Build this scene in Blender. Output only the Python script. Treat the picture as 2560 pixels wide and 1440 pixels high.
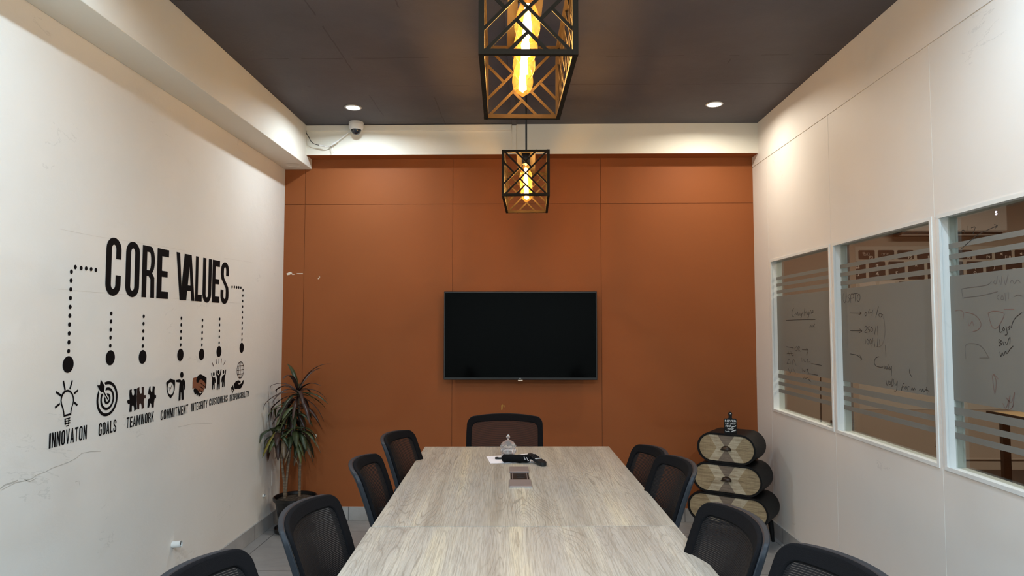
import bpy, math, random
from mathutils import Vector, Matrix
from mathutils.geometry import tessellate_polygon
from math import sin, cos, pi, radians

for o in list(bpy.data.objects): bpy.data.objects.remove(o)
SC = bpy.context.scene
COL = SC.collection
random.seed(7)

# ------------------------------------------------------------------ camera, world, exposure
XL, XR, YB, ZC = -1.8515, 1.7243, 5.1672, 2.9546      # left wall, right wall, end wall, ceiling
YN = -1.7                                              # wall behind the camera
PITCH, YAW, FPX = .0553, .0201, 1707.0
cam_d = bpy.data.cameras.new('camera'); cam = bpy.data.objects.new('camera', cam_d); COL.objects.link(cam)
cam_d.sensor_width = 36; cam_d.lens = 36 * FPX / 2560; cam_d.clip_start = .02
cam.location = (0, 0, 1.45); cam.rotation_euler = (pi/2 + PITCH, 0, YAW)
SC.camera = cam
w = bpy.data.worlds.new('world'); SC.world = w; w.use_nodes = True
w.node_tree.nodes['Background'].inputs[0].default_value = (.8, .85, 1, 1)
w.node_tree.nodes['Background'].inputs[1].default_value = .02
SC.view_settings.view_transform = 'Standard'; SC.view_settings.look = 'None'
SC.view_settings.gamma = 1; SC.view_settings.use_curve_mapping = False
SC.view_settings.exposure = 0.42
COOL = (.80, .91, 1.0); BLUE = (.64, .83, 1.0); NEUT = (1.0, .93, .80); WARM = (1.0, .57, .25)
DOWNLIGHTS = [(-1.188, 4.608, COOL, 8.6), (1.283, 4.590, NEUT, 7.2), (-1.10, 2.05, BLUE, 12), (1.14, 2.05, BLUE, 12),
              (-.70, -.10, BLUE, 58), (.74, -.10, BLUE, 56)]  # unseen rear pair, added as fill for the lower walls and table
BULB_W = 9.5
OFFICE_W = 85

# ------------------------------------------------------------------ measuring: image point -> point on a wall plane
def ray(px, py):
    F = Vector((-sin(YAW)*cos(PITCH), cos(YAW)*cos(PITCH), sin(PITCH)))
    r = Vector((cos(YAW), sin(YAW), 0)); u = r.cross(F)
    return F + r*((px-1280)/FPX) - u*((py-720)/FPX)
def on_x(px, py, X):
    d = ray(px, py); t = X/d.x; return (d.y*t, 1.45 + d.z*t)
def on_y(px, py, Y):
    d = ray(px, py); t = Y/d.y; return (d.x*t, 1.45 + d.z*t)

# ------------------------------------------------------------------ materials
def mat(name, col, rough=.6, metal=0, spec=.5, build=None):
    m = bpy.data.materials.new(name); m.use_nodes = True
    b = m.node_tree.nodes['Principled BSDF']
    b.inputs['Base Color'].default_value = (*col, 1); b.inputs['Roughness'].default_value = rough
    b.inputs['Metallic'].default_value = metal; b.inputs['Specular IOR Level'].default_value = spec
    if build: build(m.node_tree, b)
    return m
def N(nt, t, **kw):
    n = nt.nodes.new(t)
    for k, v in kw.items():
        if k in n.inputs: n.inputs[k].default_value = v
        else: setattr(n, k, v)
    return n
def coords(nt, scale=(1, 1, 1), loc=(0, 0, 0)):
    tc = N(nt, 'ShaderNodeTexCoord'); mp = N(nt, 'ShaderNodeMapping')
    nt.links.new(tc.outputs['Object'], mp.inputs[0]); mp.inputs['Scale'].default_value = scale; mp.inputs['Location'].default_value = loc
    return mp.outputs[0]
def ramp(nt, fac, stops):
    r = N(nt, 'ShaderNodeValToRGB'); e = r.color_ramp.elements
    while len(e) < len(stops): e.new(.5)
    for el, (p, c) in zip(e, stops): el.position = p; el.color = (*c, 1)
    nt.links.new(fac, r.inputs[0]); return r.outputs[0]
def mixc(nt, fac, a, b, mode='MIX'):
    m = N(nt, 'ShaderNodeMix', data_type='RGBA', blend_type=mode)
    for s, v in ((0, fac), (6, a), (7, b)):
        if hasattr(v, 'links') or hasattr(v, 'is_linked'): nt.links.new(v, m.inputs[s])
        else: m.inputs[s].default_value = v if s == 0 else (*v, 1)
    return m.outputs[2]
def math_n(nt, op, a, b=None, c=None):
    m = N(nt, 'ShaderNodeMath', operation=op)
    for i, v in enumerate((a, b, c)):
        if v is None: continue
        if hasattr(v, 'is_linked'): nt.links.new(v, m.inputs[i])
        else: m.inputs[i].default_value = v
    return m.outputs[0]
def noise(nt, vec, scale, detail=4, rough=.5, dist=0):
    n = N(nt, 'ShaderNodeTexNoise'); nt.links.new(vec, n.inputs['Vector'])
    n.inputs['Scale'].default_value = scale; n.inputs['Detail'].default_value = detail
    n.inputs['Roughness'].default_value = rough; n.inputs['Distortion'].default_value = dist
    return n.outputs[0]
def bump(nt, b, h, strength=.2, dist=.01):
    n = N(nt, 'ShaderNodeBump'); n.inputs['Strength'].default_value = strength; n.inputs['Distance'].default_value = dist
    nt.links.new(h, n.inputs['Height']); nt.links.new(n.outputs[0], b.inputs['Normal'])
def plaster(c1, c2, grime=None, bs=.12, mark=None):
    def f(nt, b):
        v = coords(nt)
        n1 = noise(nt, v, 1.3, 5, .6)
        c = ramp(nt, n1, [(.3, c1), (.7, c2)])
        if grime:
            n2 = noise(nt, coords(nt, (1, 1, 2.2), (3, 1, 0)), 2.1, 8, .75, .6)
            c = mixc(nt, ramp(nt, n2, [(.60, (0, 0, 0)), (.74, (.30,)*3)]), c, grime)
        if mark:   # thin scuffs and hairline cracks: contour of a warped noise, only in patches
            n3 = noise(nt, coords(nt, (1, .55, 1.6), (5, 2, 7)), 1.7, 9, .62, .4)
            d = math_n(nt, 'ABSOLUTE', math_n(nt, 'SUBTRACT', n3, .5))
            ln = math_n(nt, 'LESS_THAN', d, .0032)
            pz = noise(nt, coords(nt, (1, 1, 1), (9, 4, 2)), 2.3, 2, .5)
            msk = math_n(nt, 'GREATER_THAN', pz, .62)
            c = mixc(nt, math_n(nt, 'MULTIPLY', math_n(nt, 'MULTIPLY', ln, msk), .15), c, mark)
        nt.links.new(c, b.inputs['Base Color'])
        bump(nt, b, noise(nt, v, 9, 6, .6), bs, .012)
    return f
M = {}
M['wall_left'] = mat('left wall cream paint', (.62, .58, .50), .75, build=plaster((.765, .735, .665), (.805, .775, .71), (.66, .62, .53), .22, (.25, .25, .2)))
M['wall_right'] = mat('right wall cream panel paint', (.62, .58, .52), .55, build=plaster((.745, .70, .64), (.785, .74, .68), None, .05, (.16, .16, .15)))
M['cream'] = mat('cream paint', (.64, .60, .52), .7, build=plaster((.75, .72, .63), (.79, .76, .67), None, .15))
M['white_trim'] = mat('white frame paint', (.74, .74, .70), .45, build=plaster((.70, .70, .655), (.79, .79, .76), (.5, .5, .46), .1))
M['caulk'] = mat('white caulk', (.80, .78, .72), .6)
def orange(nt, b):
    n1 = noise(nt, coords(nt), 1.1, 4, .5)
    nt.links.new(ramp(nt, n1, [(.3, (.270, .082, .024)), (.7, (.300, .093, .028))]), b.inputs['Base Color'])
    bump(nt, b, noise(nt, coords(nt), 160, 2, .5), .05, .002)
M['orange'] = mat('burnt orange paint', (.38, .12, .04), .6, spec=.18, build=orange)
M['groove'] = mat('dark rust groove', (.16, .045, .014), .8)
def ceil_b(nt, b):
    v = coords(nt)
    c = ramp(nt, noise(nt, v, 1.6, 6, .65), [(.3, (.072, .068, .077)), (.7, (.099, .093, .103))])
    sx = N(nt, 'ShaderNodeSeparateXYZ'); nt.links.new(v, sx.inputs[0])
    wob = math_n(nt, 'MULTIPLY', math_n(nt, 'SUBTRACT', noise(nt, v, 5, 6, .7), .5), .03)
    brk = noise(nt, coords(nt, (1, 1, 1), (4, 4, 0)), 2.2, 5, .6)
    for yy in (4.20, 3.75, 3.05, 2.35, 1.6):
        d = math_n(nt, 'ABSOLUTE', math_n(nt, 'SUBTRACT', math_n(nt, 'ADD', sx.outputs[1], wob), yy))
        l = math_n(nt, 'MULTIPLY', math_n(nt, 'LESS_THAN', d, .0045), math_n(nt, 'GREATER_THAN', brk, .46))
        c = mixc(nt, math_n(nt, 'MULTIPLY', l, .55), c, (.025, .02, .019))
    for xx in (1.16, -.60, -1.02):
        d = math_n(nt, 'ABSOLUTE', math_n(nt, 'SUBTRACT', math_n(nt, 'ADD', sx.outputs[0], wob), xx))
        l = math_n(nt, 'MULTIPLY', math_n(nt, 'LESS_THAN', d, .004), math_n(nt, 'GREATER_THAN', noise(nt, coords(nt, (1, 1, 1), (xx, 2, 0)), 1.1, 3, .5), .53))
        c = mixc(nt, math_n(nt, 'MULTIPLY', l, .5), c, (.025, .02, .019))
    nt.links.new(c, b.inputs['Base Color']); bump(nt, b, noise(nt, v, 12, 8, .7), .25, .01)
M['ceiling'] = mat('dark painted concrete', (.085, .07, .063), .62, spec=.35, build=ceil_b)
def floor_b(nt, b):
    v = coords(nt)
    br = N(nt, 'ShaderNodeTexBrick', offset=0.0, squash=1.0)
    nt.links.new(coords(nt, (1, 1, 1), (.468, -.155, 0)), br.inputs['Vector'])
    for k, val in (('Scale', 1.0), ('Mortar Size', .0028), ('Brick Width', .43), ('Row Height', .79), ('Mortar Smooth', .1)): br.inputs[k].default_value = val
    br.inputs['Color1'].default_value = (1, 1, 1, 1); br.inputs['Color2'].default_value = (.90, .90, .90, 1); br.inputs['Mortar'].default_value = (.28, .28, .27, 1)
    n = noise(nt, coords(nt, (1.6, 3, 1)), 2.2, 9, .68, 1.2)
    c = ramp(nt, n, [(.25, (.22, .217, .21)), (.5, (.275, .27, .262)), (.75, (.33, .325, .315))])
    nt.links.new(mixc(nt, 1.0, c, br.outputs[0], 'MULTIPLY'), b.inputs['Base Color'])
M['floor'] = mat('grey stone tile', (.36, .36, .35), .32, build=floor_b)
def skirt_b(axis):
    def f(nt, b):
        v = coords(nt)
        c = ramp(nt, noise(nt, v, 4, 9, .7, 1), [(.3, (.30, .30, .29)), (.7, (.43, .425, .41))])
        sx = N(nt, 'ShaderNodeSeparateXYZ'); nt.links.new(v, sx.inputs[0])
        fr = math_n(nt, 'FRACT', math_n(nt, 'DIVIDE', math_n(nt, 'ADD', sx.outputs[axis], 1.327 + 8*.5), .5))
        nt.links.new(mixc(nt, math_n(nt, 'LESS_THAN', fr, .009), c, (.1, .1, .1)), b.inputs['Base Color'])
    return f
M['skirt_x'] = mat('grey tile skirting x', (.3, .3, .3), .35, build=skirt_b(0))
M['skirt_y'] = mat('grey tile skirting y', (.3, .3, .3), .35, build=skirt_b(1))

def oak(nt, b):
    v0 = coords(nt)
    warp = noise(nt, coords(nt, (1.6, .5, 1)), 1.5, 3, .5)
    # cathedral figure: contour lines of a noise stretched along the board
    g = noise(nt, coords(nt, (5.2, .50, 1), (2.3, 1.1, 0)), 1.5, 1.3, .35, .10)
    ph = math_n(nt, 'MULTIPLY', g, 84.0)
    fine = noise(nt, coords(nt, (30, 5.0, 1)), 3, 4, .6)
    ph = math_n(nt, 'ADD', ph, math_n(nt, 'MULTIPLY', fine, 1.1))
    s = math_n(nt, 'ABSOLUTE', math_n(nt, 'SINE', math_n(nt, 'MULTIPLY', ph, pi/2)))
    line = ramp(nt, s, [(0, (1, 1, 1)), (.22, (.45,)*3), (.50, (0, 0, 0))])
    msk = ramp(nt, noise(nt, coords(nt, (4, .8, 1), (7, 3, 0)), 1.4, 3, .5), [(.36, (.22,)*3), (.62, (1, 1, 1))])
    tone = noise(nt, coords(nt, (7, .35, 1), (1, 5, 0)), 1.6, 5, .55)
    c = ramp(nt, tone, [(.28, (.30, .265, .21)), (.42, (.39, .352, .285)), (.56, (.475, .435, .355)), (.72, (.59, .52, .37))])
    grey = noise(nt, coords(nt, (5, .6, 1), (11, 2, 0)), 1.7, 4, .6)
    c = mixc(nt, ramp(nt, grey, [(.45, (0, 0, 0)), (.7, (.55,)*3)]), c, (.37, .35, .32))
    fac = math_n(nt, 'MULTIPLY', math_n(nt, 'MULTIPLY', line, msk), .60)
    c = mixc(nt, fac, c, (.15, .125, .095))
    streak = ramp(nt, noise(nt, coords(nt, (110, 3.0, 1), (3, 3, 0)), 2.2, 5, .7), [(.44, (0, 0, 0)), (.62, (.50,)*3)])
    c = mixc(nt, streak, c, (.19, .16, .12))
    nt.links.new(c, b.inputs['Base Color'])
    bump(nt, b, math_n(nt, 'SUBTRACT', 1.0, fac), .12, .001)
M['oak'] = mat('washed oak laminate', (.4, .35, .27), .40, spec=.45, build=oak)
M['edge'] = mat('pale edge band', (.50, .44, .34), .5)
M['joint'] = mat('pale joint strip', (.62, .55, .42), .5)
M['black_plastic'] = mat('black plastic', (.009, .010, .012), .42, spec=.35)
M['grey_plastic'] = mat('dark slate plastic', (.014, .017, .022), .5, spec=.28)
M['black_fabric'] = mat('black fabric', (.0065, .0065, .0075), .95, spec=.08, build=lambda nt, b: bump(nt, b, noise(nt, coords(nt), 420, 2), .5, .002))
M['mesh_fabric'] = mat('black mesh strand', (.009, .0085, .0095), .7, spec=.2)
M['black_metal'] = mat('matt black metal', (.012, .010, .009), .5)
M['cage'] = mat('black lacquered cage steel', (.020, .013, .007), .7, spec=.10)
M['chrome'] = mat('chrome', (.6, .6, .6), .2, 1)
M['tv_body'] = mat('tv bezel', (.006, .006, .007), .3)
M['tv_screen'] = mat('tv screen', (.0010, .0013, .0015), .08, spec=.045)
M['tv_chin'] = mat('silver logo', (.5, .5, .5), .35, 1)
M['white_plastic'] = mat('white plastic', (.72, .71, .69), .4)
M['smoked'] = mat('smoked dome', (.01, .011, .014), .08)
M['black_cable'] = mat('black cable', (.01, .01, .01), .5)
M['vinyl'] = mat('black vinyl', (.004, .0035, .004), .7, spec=.12)
M['vinyl_brown'] = mat('brown vinyl', (.075, .026, .014), .6)
M['vinyl_tan'] = mat('tan vinyl', (.235, .085, .042), .6)
M['vinyl_red'] = mat('dark brown vinyl', (.020, .008, .005), .6)
M['ink'] = mat('black marker ink', (.018, .017, .016), .6)
M['ink_soft'] = mat('faded marker ink', (.11, .095, .085), .7)
M['ink_red'] = mat('faded red marker ink', (.16, .09, .075), .7)
M['chip'] = mat('bare plaster', (.75, .68, .58), .8)
M['gold_chip'] = mat('ochre filler', (.45, .26, .05), .8)
M['paper'] = mat('white paper', (.80, .81, .86), .6)
M['socket_box'] = mat('brushed bronze lid', (.24, .195, .18), .42, .2)
M['dark_inside'] = mat('dark inside', (.012, .008, .007), .4)
M['soil'] = mat('potting soil', (.06, .045, .03), .95, build=lambda nt, b: (nt.links.new(ramp(nt, noise(nt, coords(nt), 60, 5, .7), [(.35, (.03, .02, .014)), (.55, (.10, .075, .05)), (.7, (.20, .17, .12))]), b.inputs['Base Color']), bump(nt, b, noise(nt, coords(nt), 60, 5, .7), .9, .02)))
M['pot'] = mat('black glazed pot', (.010, .009, .009), .28)
def bark(nt, b):
    n = noise(nt, coords(nt, (8, 8, 60)), 2, 4, .6)
    nt.links.new(ramp(nt, n, [(.35, (.10, .07, .045)), (.65, (.24, .18, .12))]), b.inputs['Base Color'])
M['bark'] = mat('ringed cane bark', (.2, .15, .1), .85, build=bark)
def leafm(name, a, c):
    def f(nt, b):
        n = noise(nt, coords(nt), 14, 4, .6)
        nt.links.new(ramp(nt, n, [(.35, a), (.65, c)]), b.inputs['Base Color'])
    return mat(name, a, .42, build=f)
M['leaf_dark'] = leafm('dark green leaf', (.018, .028, .012), (.045, .062, .022))
M['leaf_purple'] = leafm('bronze purple leaf', (.030, .014, .012), (.062, .032, .022))
M['leaf_green'] = leafm('olive green leaf', (.065, .085, .028), (.12, .13, .045))
M['leaf_dry'] = leafm('dry brown leaf', (.12, .08, .045), (.20, .14, .08))
M['leaf_yellow'] = leafm('yellowing leaf', (.30, .21, .03), (.17, .16, .035))
M['brown_handle'] = mat('bronze cup handle', (.035, .022, .015), .4, .5)
M['chest_black'] = mat('black stained wood', (.006, .0055, .0055), .5, spec=.22, build=lambda nt, b: bump(nt, b, noise(nt, coords(nt, (40, 2, 40)), 3, 4), .3, .003))
def marq(base, dark):
    def f(nt, b):
        n = noise(nt, coords(nt, (3, 1, 34)), 2.4, 8, .7, .4)
        n2 = noise(nt, coords(nt, (70, 1, 4), (2, 0, 1)), 2.0, 5, .6)
        c = ramp(nt, n, [(.32, dark), (.55, base), (.75, tuple(min(1, x*1.25) for x in base))])
        c = mixc(nt, ramp(nt, n2, [(.5, (0, 0, 0)), (.75, (.4,)*3)]), c, dark)
        nt.links.new(c, b.inputs['Base Color'])
    return f
M['inlay_pale'] = mat('pale distressed wood', (.42, .35, .24), .6, build=marq((.45, .385, .27), (.22, .16, .09)))
M['inlay_tan'] = mat('tan distressed wood', (.33, .25, .14), .6, build=marq((.33, .25, .14), (.15, .10, .05)))
M['inlay_grey'] = mat('grey brown wood', (.17, .13, .10), .6, build=marq((.19, .145, .105), (.09, .065, .045)))
M['chalk'] = mat('chalk white lettering', (.62, .62, .60), .7)
M['office_wall'] = mat('office beige wall', (.42, .33, .27), .8, build=plaster((.40, .315, .26), (.44, .35, .29), None, .05))
M['office_dark'] = mat('office dark surface', (.05, .035, .03), .6)
M['mural_alu'] = mat('mural aluminium grey', (.50, .44, .39), .7)
M['mural_key'] = mat('mural dark key', (.040, .022, .020), .7)
M['mural_key_light'] = mat('mural light key', (.62, .54, .50), .7)
M['mural_legend'] = mat('mural white legend', (.72, .64, .60), .7)
M['ac_white'] = mat('ac shell', (.62, .55, .52), .4)
M['desk_wood'] = mat('desk wood', (.45, .30, .16), .5)
M['blue'] = mat('blue card', (.03, .03, .30), .5)
M['white_card'] = mat('white card', (.65, .66, .62), .6)

def emis(name, col, s):
    m = bpy.data.materials.new(name); m.use_nodes = True; nt = m.node_tree; nt.nodes.clear()
    e = N(nt, 'ShaderNodeEmission'); e.inputs[0].default_value = (*col, 1); e.inputs[1].default_value = s
    o = N(nt, 'ShaderNodeOutputMaterial'); nt.links.new(e.outputs[0], o.inputs[0]); return m
M['filament'] = emis('glowing filament', (1, .62, .22), 160)
M['led_cool'] = emis('cool led lens', (.62, .95, 1), 22)
M['led_neut'] = emis('neutral led lens', (1, .95, .85), 22)
M['led_digit'] = emis('led digit', (.85, .75, 1), 5)
def glassy(name, tint, gl=.08, rough=0.0, extra=None):
    m = bpy.data.materials.new(name); m.use_nodes = True; nt = m.node_tree; nt.nodes.clear()
    t = N(nt, 'ShaderNodeBsdfTransparent'); t.inputs[0].default_value = (*tint, 1)
    g = N(nt, 'ShaderNodeBsdfGlossy'); g.inputs[0].default_value = (1, 1, 1, 1); g.inputs['Roughness'].default_value = rough
    lw = N(nt, 'ShaderNodeLayerWeight'); lw.inputs[0].default_value = .5       # symmetric Schlick reflectance
    mx = N(nt, 'ShaderNodeMixShader'); nt.links.new(math_n(nt, 'MULTIPLY_ADD', math_n(nt, 'POWER', lw.outputs[1], 5.0), .9, gl), mx.inputs[0])
    nt.links.new(t.outputs[0], mx.inputs[1]); nt.links.new(g.outputs[0], mx.inputs[2])
    out = mx.outputs[0]
    if extra:
        d = N(nt, 'ShaderNodeBsdfDiffuse'); d.inputs[0].default_value = (*extra[0], 1)
        m2 = N(nt, 'ShaderNodeMixShader'); m2.inputs[0].default_value = extra[1]
        nt.links.new(out, m2.inputs[1]); nt.links.new(d.outputs[0], m2.inputs[2]); out = m2.outputs[0]
    o = N(nt, 'ShaderNodeOutputMaterial'); nt.links.new(out, o.inputs[0]); return m
M['glass'] = glassy('window glass', (.80, .83, .80), .05)
M['film'] = glassy('frosted film', (.80, .83, .80), .0, .0, ((.225, .213, .186), .84))
M['amber'] = glassy('amber bulb glass', (1, .86, .58), .06, .0, ((1, .58, .20), .022))
def crystal_b():
    m = mat('cut crystal', (.95, .96, .97), .03); b = m.node_tree.nodes['Principled BSDF']
    b.inputs['Transmission Weight'].default_value = .9; b.inputs['IOR'].default_value = 1.5
    return m
M['crystal'] = crystal_b()

# ------------------------------------------------------------------ mesh builder
class MB:
    def __init__(s): s.v = []; s.f = []; s.m = []; s.cur = 0
    def add(s, vs, fs):
        k = len(s.v); s.v += [tuple(v) for v in vs]; s.f += [tuple(i+k for i in f) for f in fs]; s.m += [s.cur]*len(fs); return s
    def box(s, x0, x1, y0, y1, z0, z1):
        return s.add([(x, y, z) for x in (x0, x1) for y in (y0, y1) for z in (z0, z1)],
                     [(0, 1, 3, 2), (4, 6, 7, 5), (0, 4, 5, 1), (2, 3, 7, 6), (0, 2, 6, 4), (1, 5, 7, 3)])
    def bar(s, a, b, w, t, up=(0, 0, 1)):           # rectangular bar a->b, width w, thickness t along 'up'
        a = Vector(a); b = Vector(b); d = (b-a).normalized(); up = Vector(up)
        sd = d.cross(up); sd = sd.normalized() if sd.length > 1e-6 else Vector((1, 0, 0)); up = sd.cross(d).normalized()
        vs = [p + sd*i*w/2 + up*j*t/2 for p in (a, b) for i in (-1, 1) for j in (-1, 1)]
        return s.add(vs, [(0, 1, 3, 2), (4, 6, 7, 5), (0, 4, 5, 1), (2, 3, 7, 6), (0, 2, 6, 4), (1, 5, 7, 3)])
    def tube(s, pts, r, n=10, cap=True):
        pts = [Vector(p) for p in pts]; rs = r if isinstance(r, (list, tuple)) else [r]*len(pts)
        d0 = (pts[1]-pts[0]).normalized(); u = d0.orthogonal().normalized(); rings = []
        for i, p in enumerate(pts):
            d = (pts[min(i+1, len(pts)-1)] - pts[max(i-1, 0)]).normalized()
            u = (u - d*u.dot(d)).normalized(); w_ = d.cross(u)
            rings.append([p + (u*cos(2*pi*k/n) + w_*sin(2*pi*k/n))*rs[i] for k in range(n)])
        vs = [v for r_ in rings for v in r_]; fs = []
        for i in range(len(pts)-1):
            for k in range(n): fs.append((i*n+k, i*n+(k+1) % n, (i+1)*n+(k+1) % n, (i+1)*n+k))
        if cap: fs += [tuple(range(n-1, -1, -1)), tuple(range((len(pts)-1)*n, len(pts)*n))]
        return s.add(vs, fs)
    def lathe(s, prof, c=(0, 0, 0), n=32, flute=0, nf=0, cap=True):
        vs = []; fs = []
        for r, z in prof:
            for k in range(n):
                a = 2*pi*k/n; rr = r*(1 + flute*(1 if nf and k % 2 else 0)) if nf else r
                vs.append((c[0]+rr*cos(a), c[1]+rr*sin(a), c[2]+z))
        for i in range(len(prof)-1):
            for k in range(n): fs.append((i*n+k, i*n+(k+1) % n, (i+1)*n+(k+1) % n, (i+1)*n+k))
        if cap and prof[0][0] > 1e-5: fs.append(tuple(range(n-1, -1, -1)))
        if cap and prof[-1][0] > 1e-5: fs.append(tuple(range((len(prof)-1)*n, len(prof)*n)))
        return s.add(vs, fs)
    def poly(s, loops, f):                           # filled 2D polygon (with holes) mapped by f(u, v)
        tri = tessellate_polygon([[Vector((u, v, 0)) for u, v in l] for l in loops])
        return s.add([f(u, v) for l in loops for u, v in l], [tuple(t) for t in tri])
    def prism(s, loop, f, t):                        # extruded 2D outline: f(u, v, depth)
        n = len(loop); tri = tessellate_polygon([[Vector((u, v, 0)) for u, v in loop]])
        vs = [f(u, v, 0) for u, v in loop] + [f(u, v, t) for u, v in loop]
        fs = [tuple(q) for q in tri] + [tuple(i+n for i in reversed(q)) for q in tri]
        fs += [(i, (i+1) % n, n+(i+1) % n, n+i) for i in range(n)]
        return s.add(vs, fs)
    def ribbon(s, pts, w, f, closed=False):          # flat stroke along 2D points
        P = [Vector((a, b, 0)) for a, b in pts]; n = len(P); L = []
        for i, p in enumerate(P):
            if closed: d = P[(i+1) % n]-P[i-1]
            else: d = P[min(i+1, n-1)]-P[max(i-1, 0)]
            d = d.normalized() if d.length > 1e-9 else Vector((1, 0, 0)); q = Vector((-d.y, d.x, 0))*w/2; L += [(p+q), (p-q)]
        m = n if closed else n-1
        return s.add([f(a.x, a.y) for a in L], [(2*i, 2*i+1, (2*i+3) % (2*n), (2*i+2) % (2*n)) for i in range(m)])
    def build(s, name, mats, parent=None, smooth=False, bevel=0, loc=None, recalc=True, segs=2):
        me = bpy.data.meshes.new(name); me.from_pydata([tuple(v) for v in s.v], [], s.f)
        for m in (mats if isinstance(mats, (list, tuple)) else [mats]): me.materials.append(M[m])
        if any(s.m): me.polygons.foreach_set('material_index', s.m)
        me.update()
        if recalc:
            import bmesh
            bm = bmesh.new(); bm.from_mesh(me); bmesh.ops.recalc_face_normals(bm, faces=bm.faces); bm.to_mesh(me); bm.free()
        if smooth:
            me.polygons.foreach_set('use_smooth', [True]*len(me.polygons))
            if smooth is not True: me.set_sharp_from_angle(angle=radians(smooth))
        o = bpy.data.objects.new(name, me); COL.objects.link(o)
        if parent: o.parent = parent
        if loc: o.location = loc
        if bevel:
            b = o.modifiers.new('bevel', 'BEVEL'); b.width = bevel; b.segments = segs; b.limit_method = 'ANGLE'; b.angle_limit = radians(35)
        return o
def B(*a): return MB().box(*a)
def tag(o, label, cat, group=None):
    o['label'] = label; o['category'] = cat
    if group: o['group'] = group
    return o
def thing(name, label, cat, loc=(0, 0, 0), rz=0, group=None):
    o = bpy.data.objects.new(name, None); COL.objects.link(o); o.location = loc; o.rotation_euler = (0, 0, rz)
    o.empty_display_size = .1
    return tag(o, label, cat, group)
def struct(o): o['kind'] = 'structure'; return o
def copy_tree(o, parent=None):
    c = o.copy(); COL.objects.link(c); c.parent = parent
    for ch in list(o.children): copy_tree(ch, c)
    return c

# ------------------------------------------------------------------ room shell
XB, ZB = -1.6444, 2.6521            # side beam: inner face, underside
YS, ZS = YB-.1378, 2.7278           # end beam: face, underside
struct(B(XL-.15, XR+.15, YN-.1, YB+.1, -.1, 0).build('floor', 'floor'))
struct(B(XL-.15, XR+.15, YN-.1, YB+.1, ZC, ZC+.1).build('ceiling', 'ceiling'))
wl = struct(B(XL-.12, XL, YN, YB+.1, 0, ZC).build('wall_left', 'wall_left'))
struct(B(XL, XR, YN-.12, YN, 0, ZC).build('wall_front', 'cream'))
# end wall: orange panels over a dark backing, 4 mm grooves
m = MB(); g = .0016
xs = [XL-.002, -1.693, -.556, .571, XR+.002]
zs = [0, 2.379, ZS]
for i in range(4):
    for j in range(2):
        m.box(xs[i]+g*(i > 0), xs[i+1]-g*(i < 3), YB, YB+.02, zs[j]+g*(j > 0), zs[j+1]-g*(j < 1))
m.box(XL, XB, YB, YB+.02, ZS-.001, ZB+.1)
m.cur = 1; m.box(XL-.1, XR+.1, YB+.004, YB+.1, 0, ZC)
wb = struct(m.build('wall_back', ['orange', 'groove']))
# side beam and end beam
struct(B(XL, XB, YN, YB, ZB, ZC).build('trim_1', 'cream', bevel=.004))
m = MB(); m.box(XB, XR, YS, YB, ZS+.0015, ZC); m.cur = 1; m.box(XB+.0005, XR-.0005, YS+.004, YB, ZS, ZS+.0015)
struct(m.build('trim_2', ['cream', 'orange']))
# painted-over patch ring under the side beam
m = MB(); m.lathe([(.055, 0), (.060, -.0022), (.050, -.0022), (.0485, 0)], n=36, cap=False); 
pr = m.build('trim_5', 'cream', smooth=40, loc=(-1.742, 5.02, ZB)); struct(pr)
# skirting
struct(B(XL, XR, YB-.012, YB, 0, .1).build('baseboard_back', 'skirt_x', bevel=.002))
struct(B(XL, XL+.012, YN, YB-.012, 0, .1).build('baseboard_left', 'skirt_y', bevel=.002))
struct(B(XR-.012, XR, YN, 4.90, 0, .1).build('baseboard_right', 'skirt_y', bevel=.002))
# right partition: panels round the openings
WZ0, WZ1 = .865, 1.907
WIN = [(3.895, 4.825), (2.920, 3.850), (1.945, 2.870), (.970, 1.895)]
JY = [4.862, 3.872, 2.895, 1.920, .945, -.03, -1.0]
m = MB(); T = .075; g = .0016
cols = [YB+1.93] + JY + [YN]
for i in range(len(cols)-1):
    y1, y0 = cols[i]-(g if i else 0), cols[i+1]+g
    wi = [w_ for w_ in WIN if w_[0] > y0 and w_[1] < y1]
    if wi:
        a, b_ = wi[0]
        m.box(XR, XR+T, y0, y1, 0, WZ0); m.box(XR, XR+T, y0, y1, WZ1, 2.648)
        m.box(XR, XR+T, y0, a, WZ0, WZ1); m.box(XR, XR+T, b_, y1, WZ0, WZ1)
    else: m.box(XR, XR+T, y0, y1, 0, 2.648)
m.box(XR-.002, XR+T, YN, YB+1.93, 2.652, ZC)
m.cur = 1
for y in JY:
    m.box(XR+.0008, XR+.01, y-g, y+g, 0, WZ0); m.box(XR+.0008, XR+.01, y-g, y+g, WZ1, 2.65)
m.cur = 0; m.box(XR+.003, XR+T-.004, YN, YB+1.93, 2.646, 2.654)
wr = struct(m.build('wall_right', ['wall_right', 'caulk', 'groove']))

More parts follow.
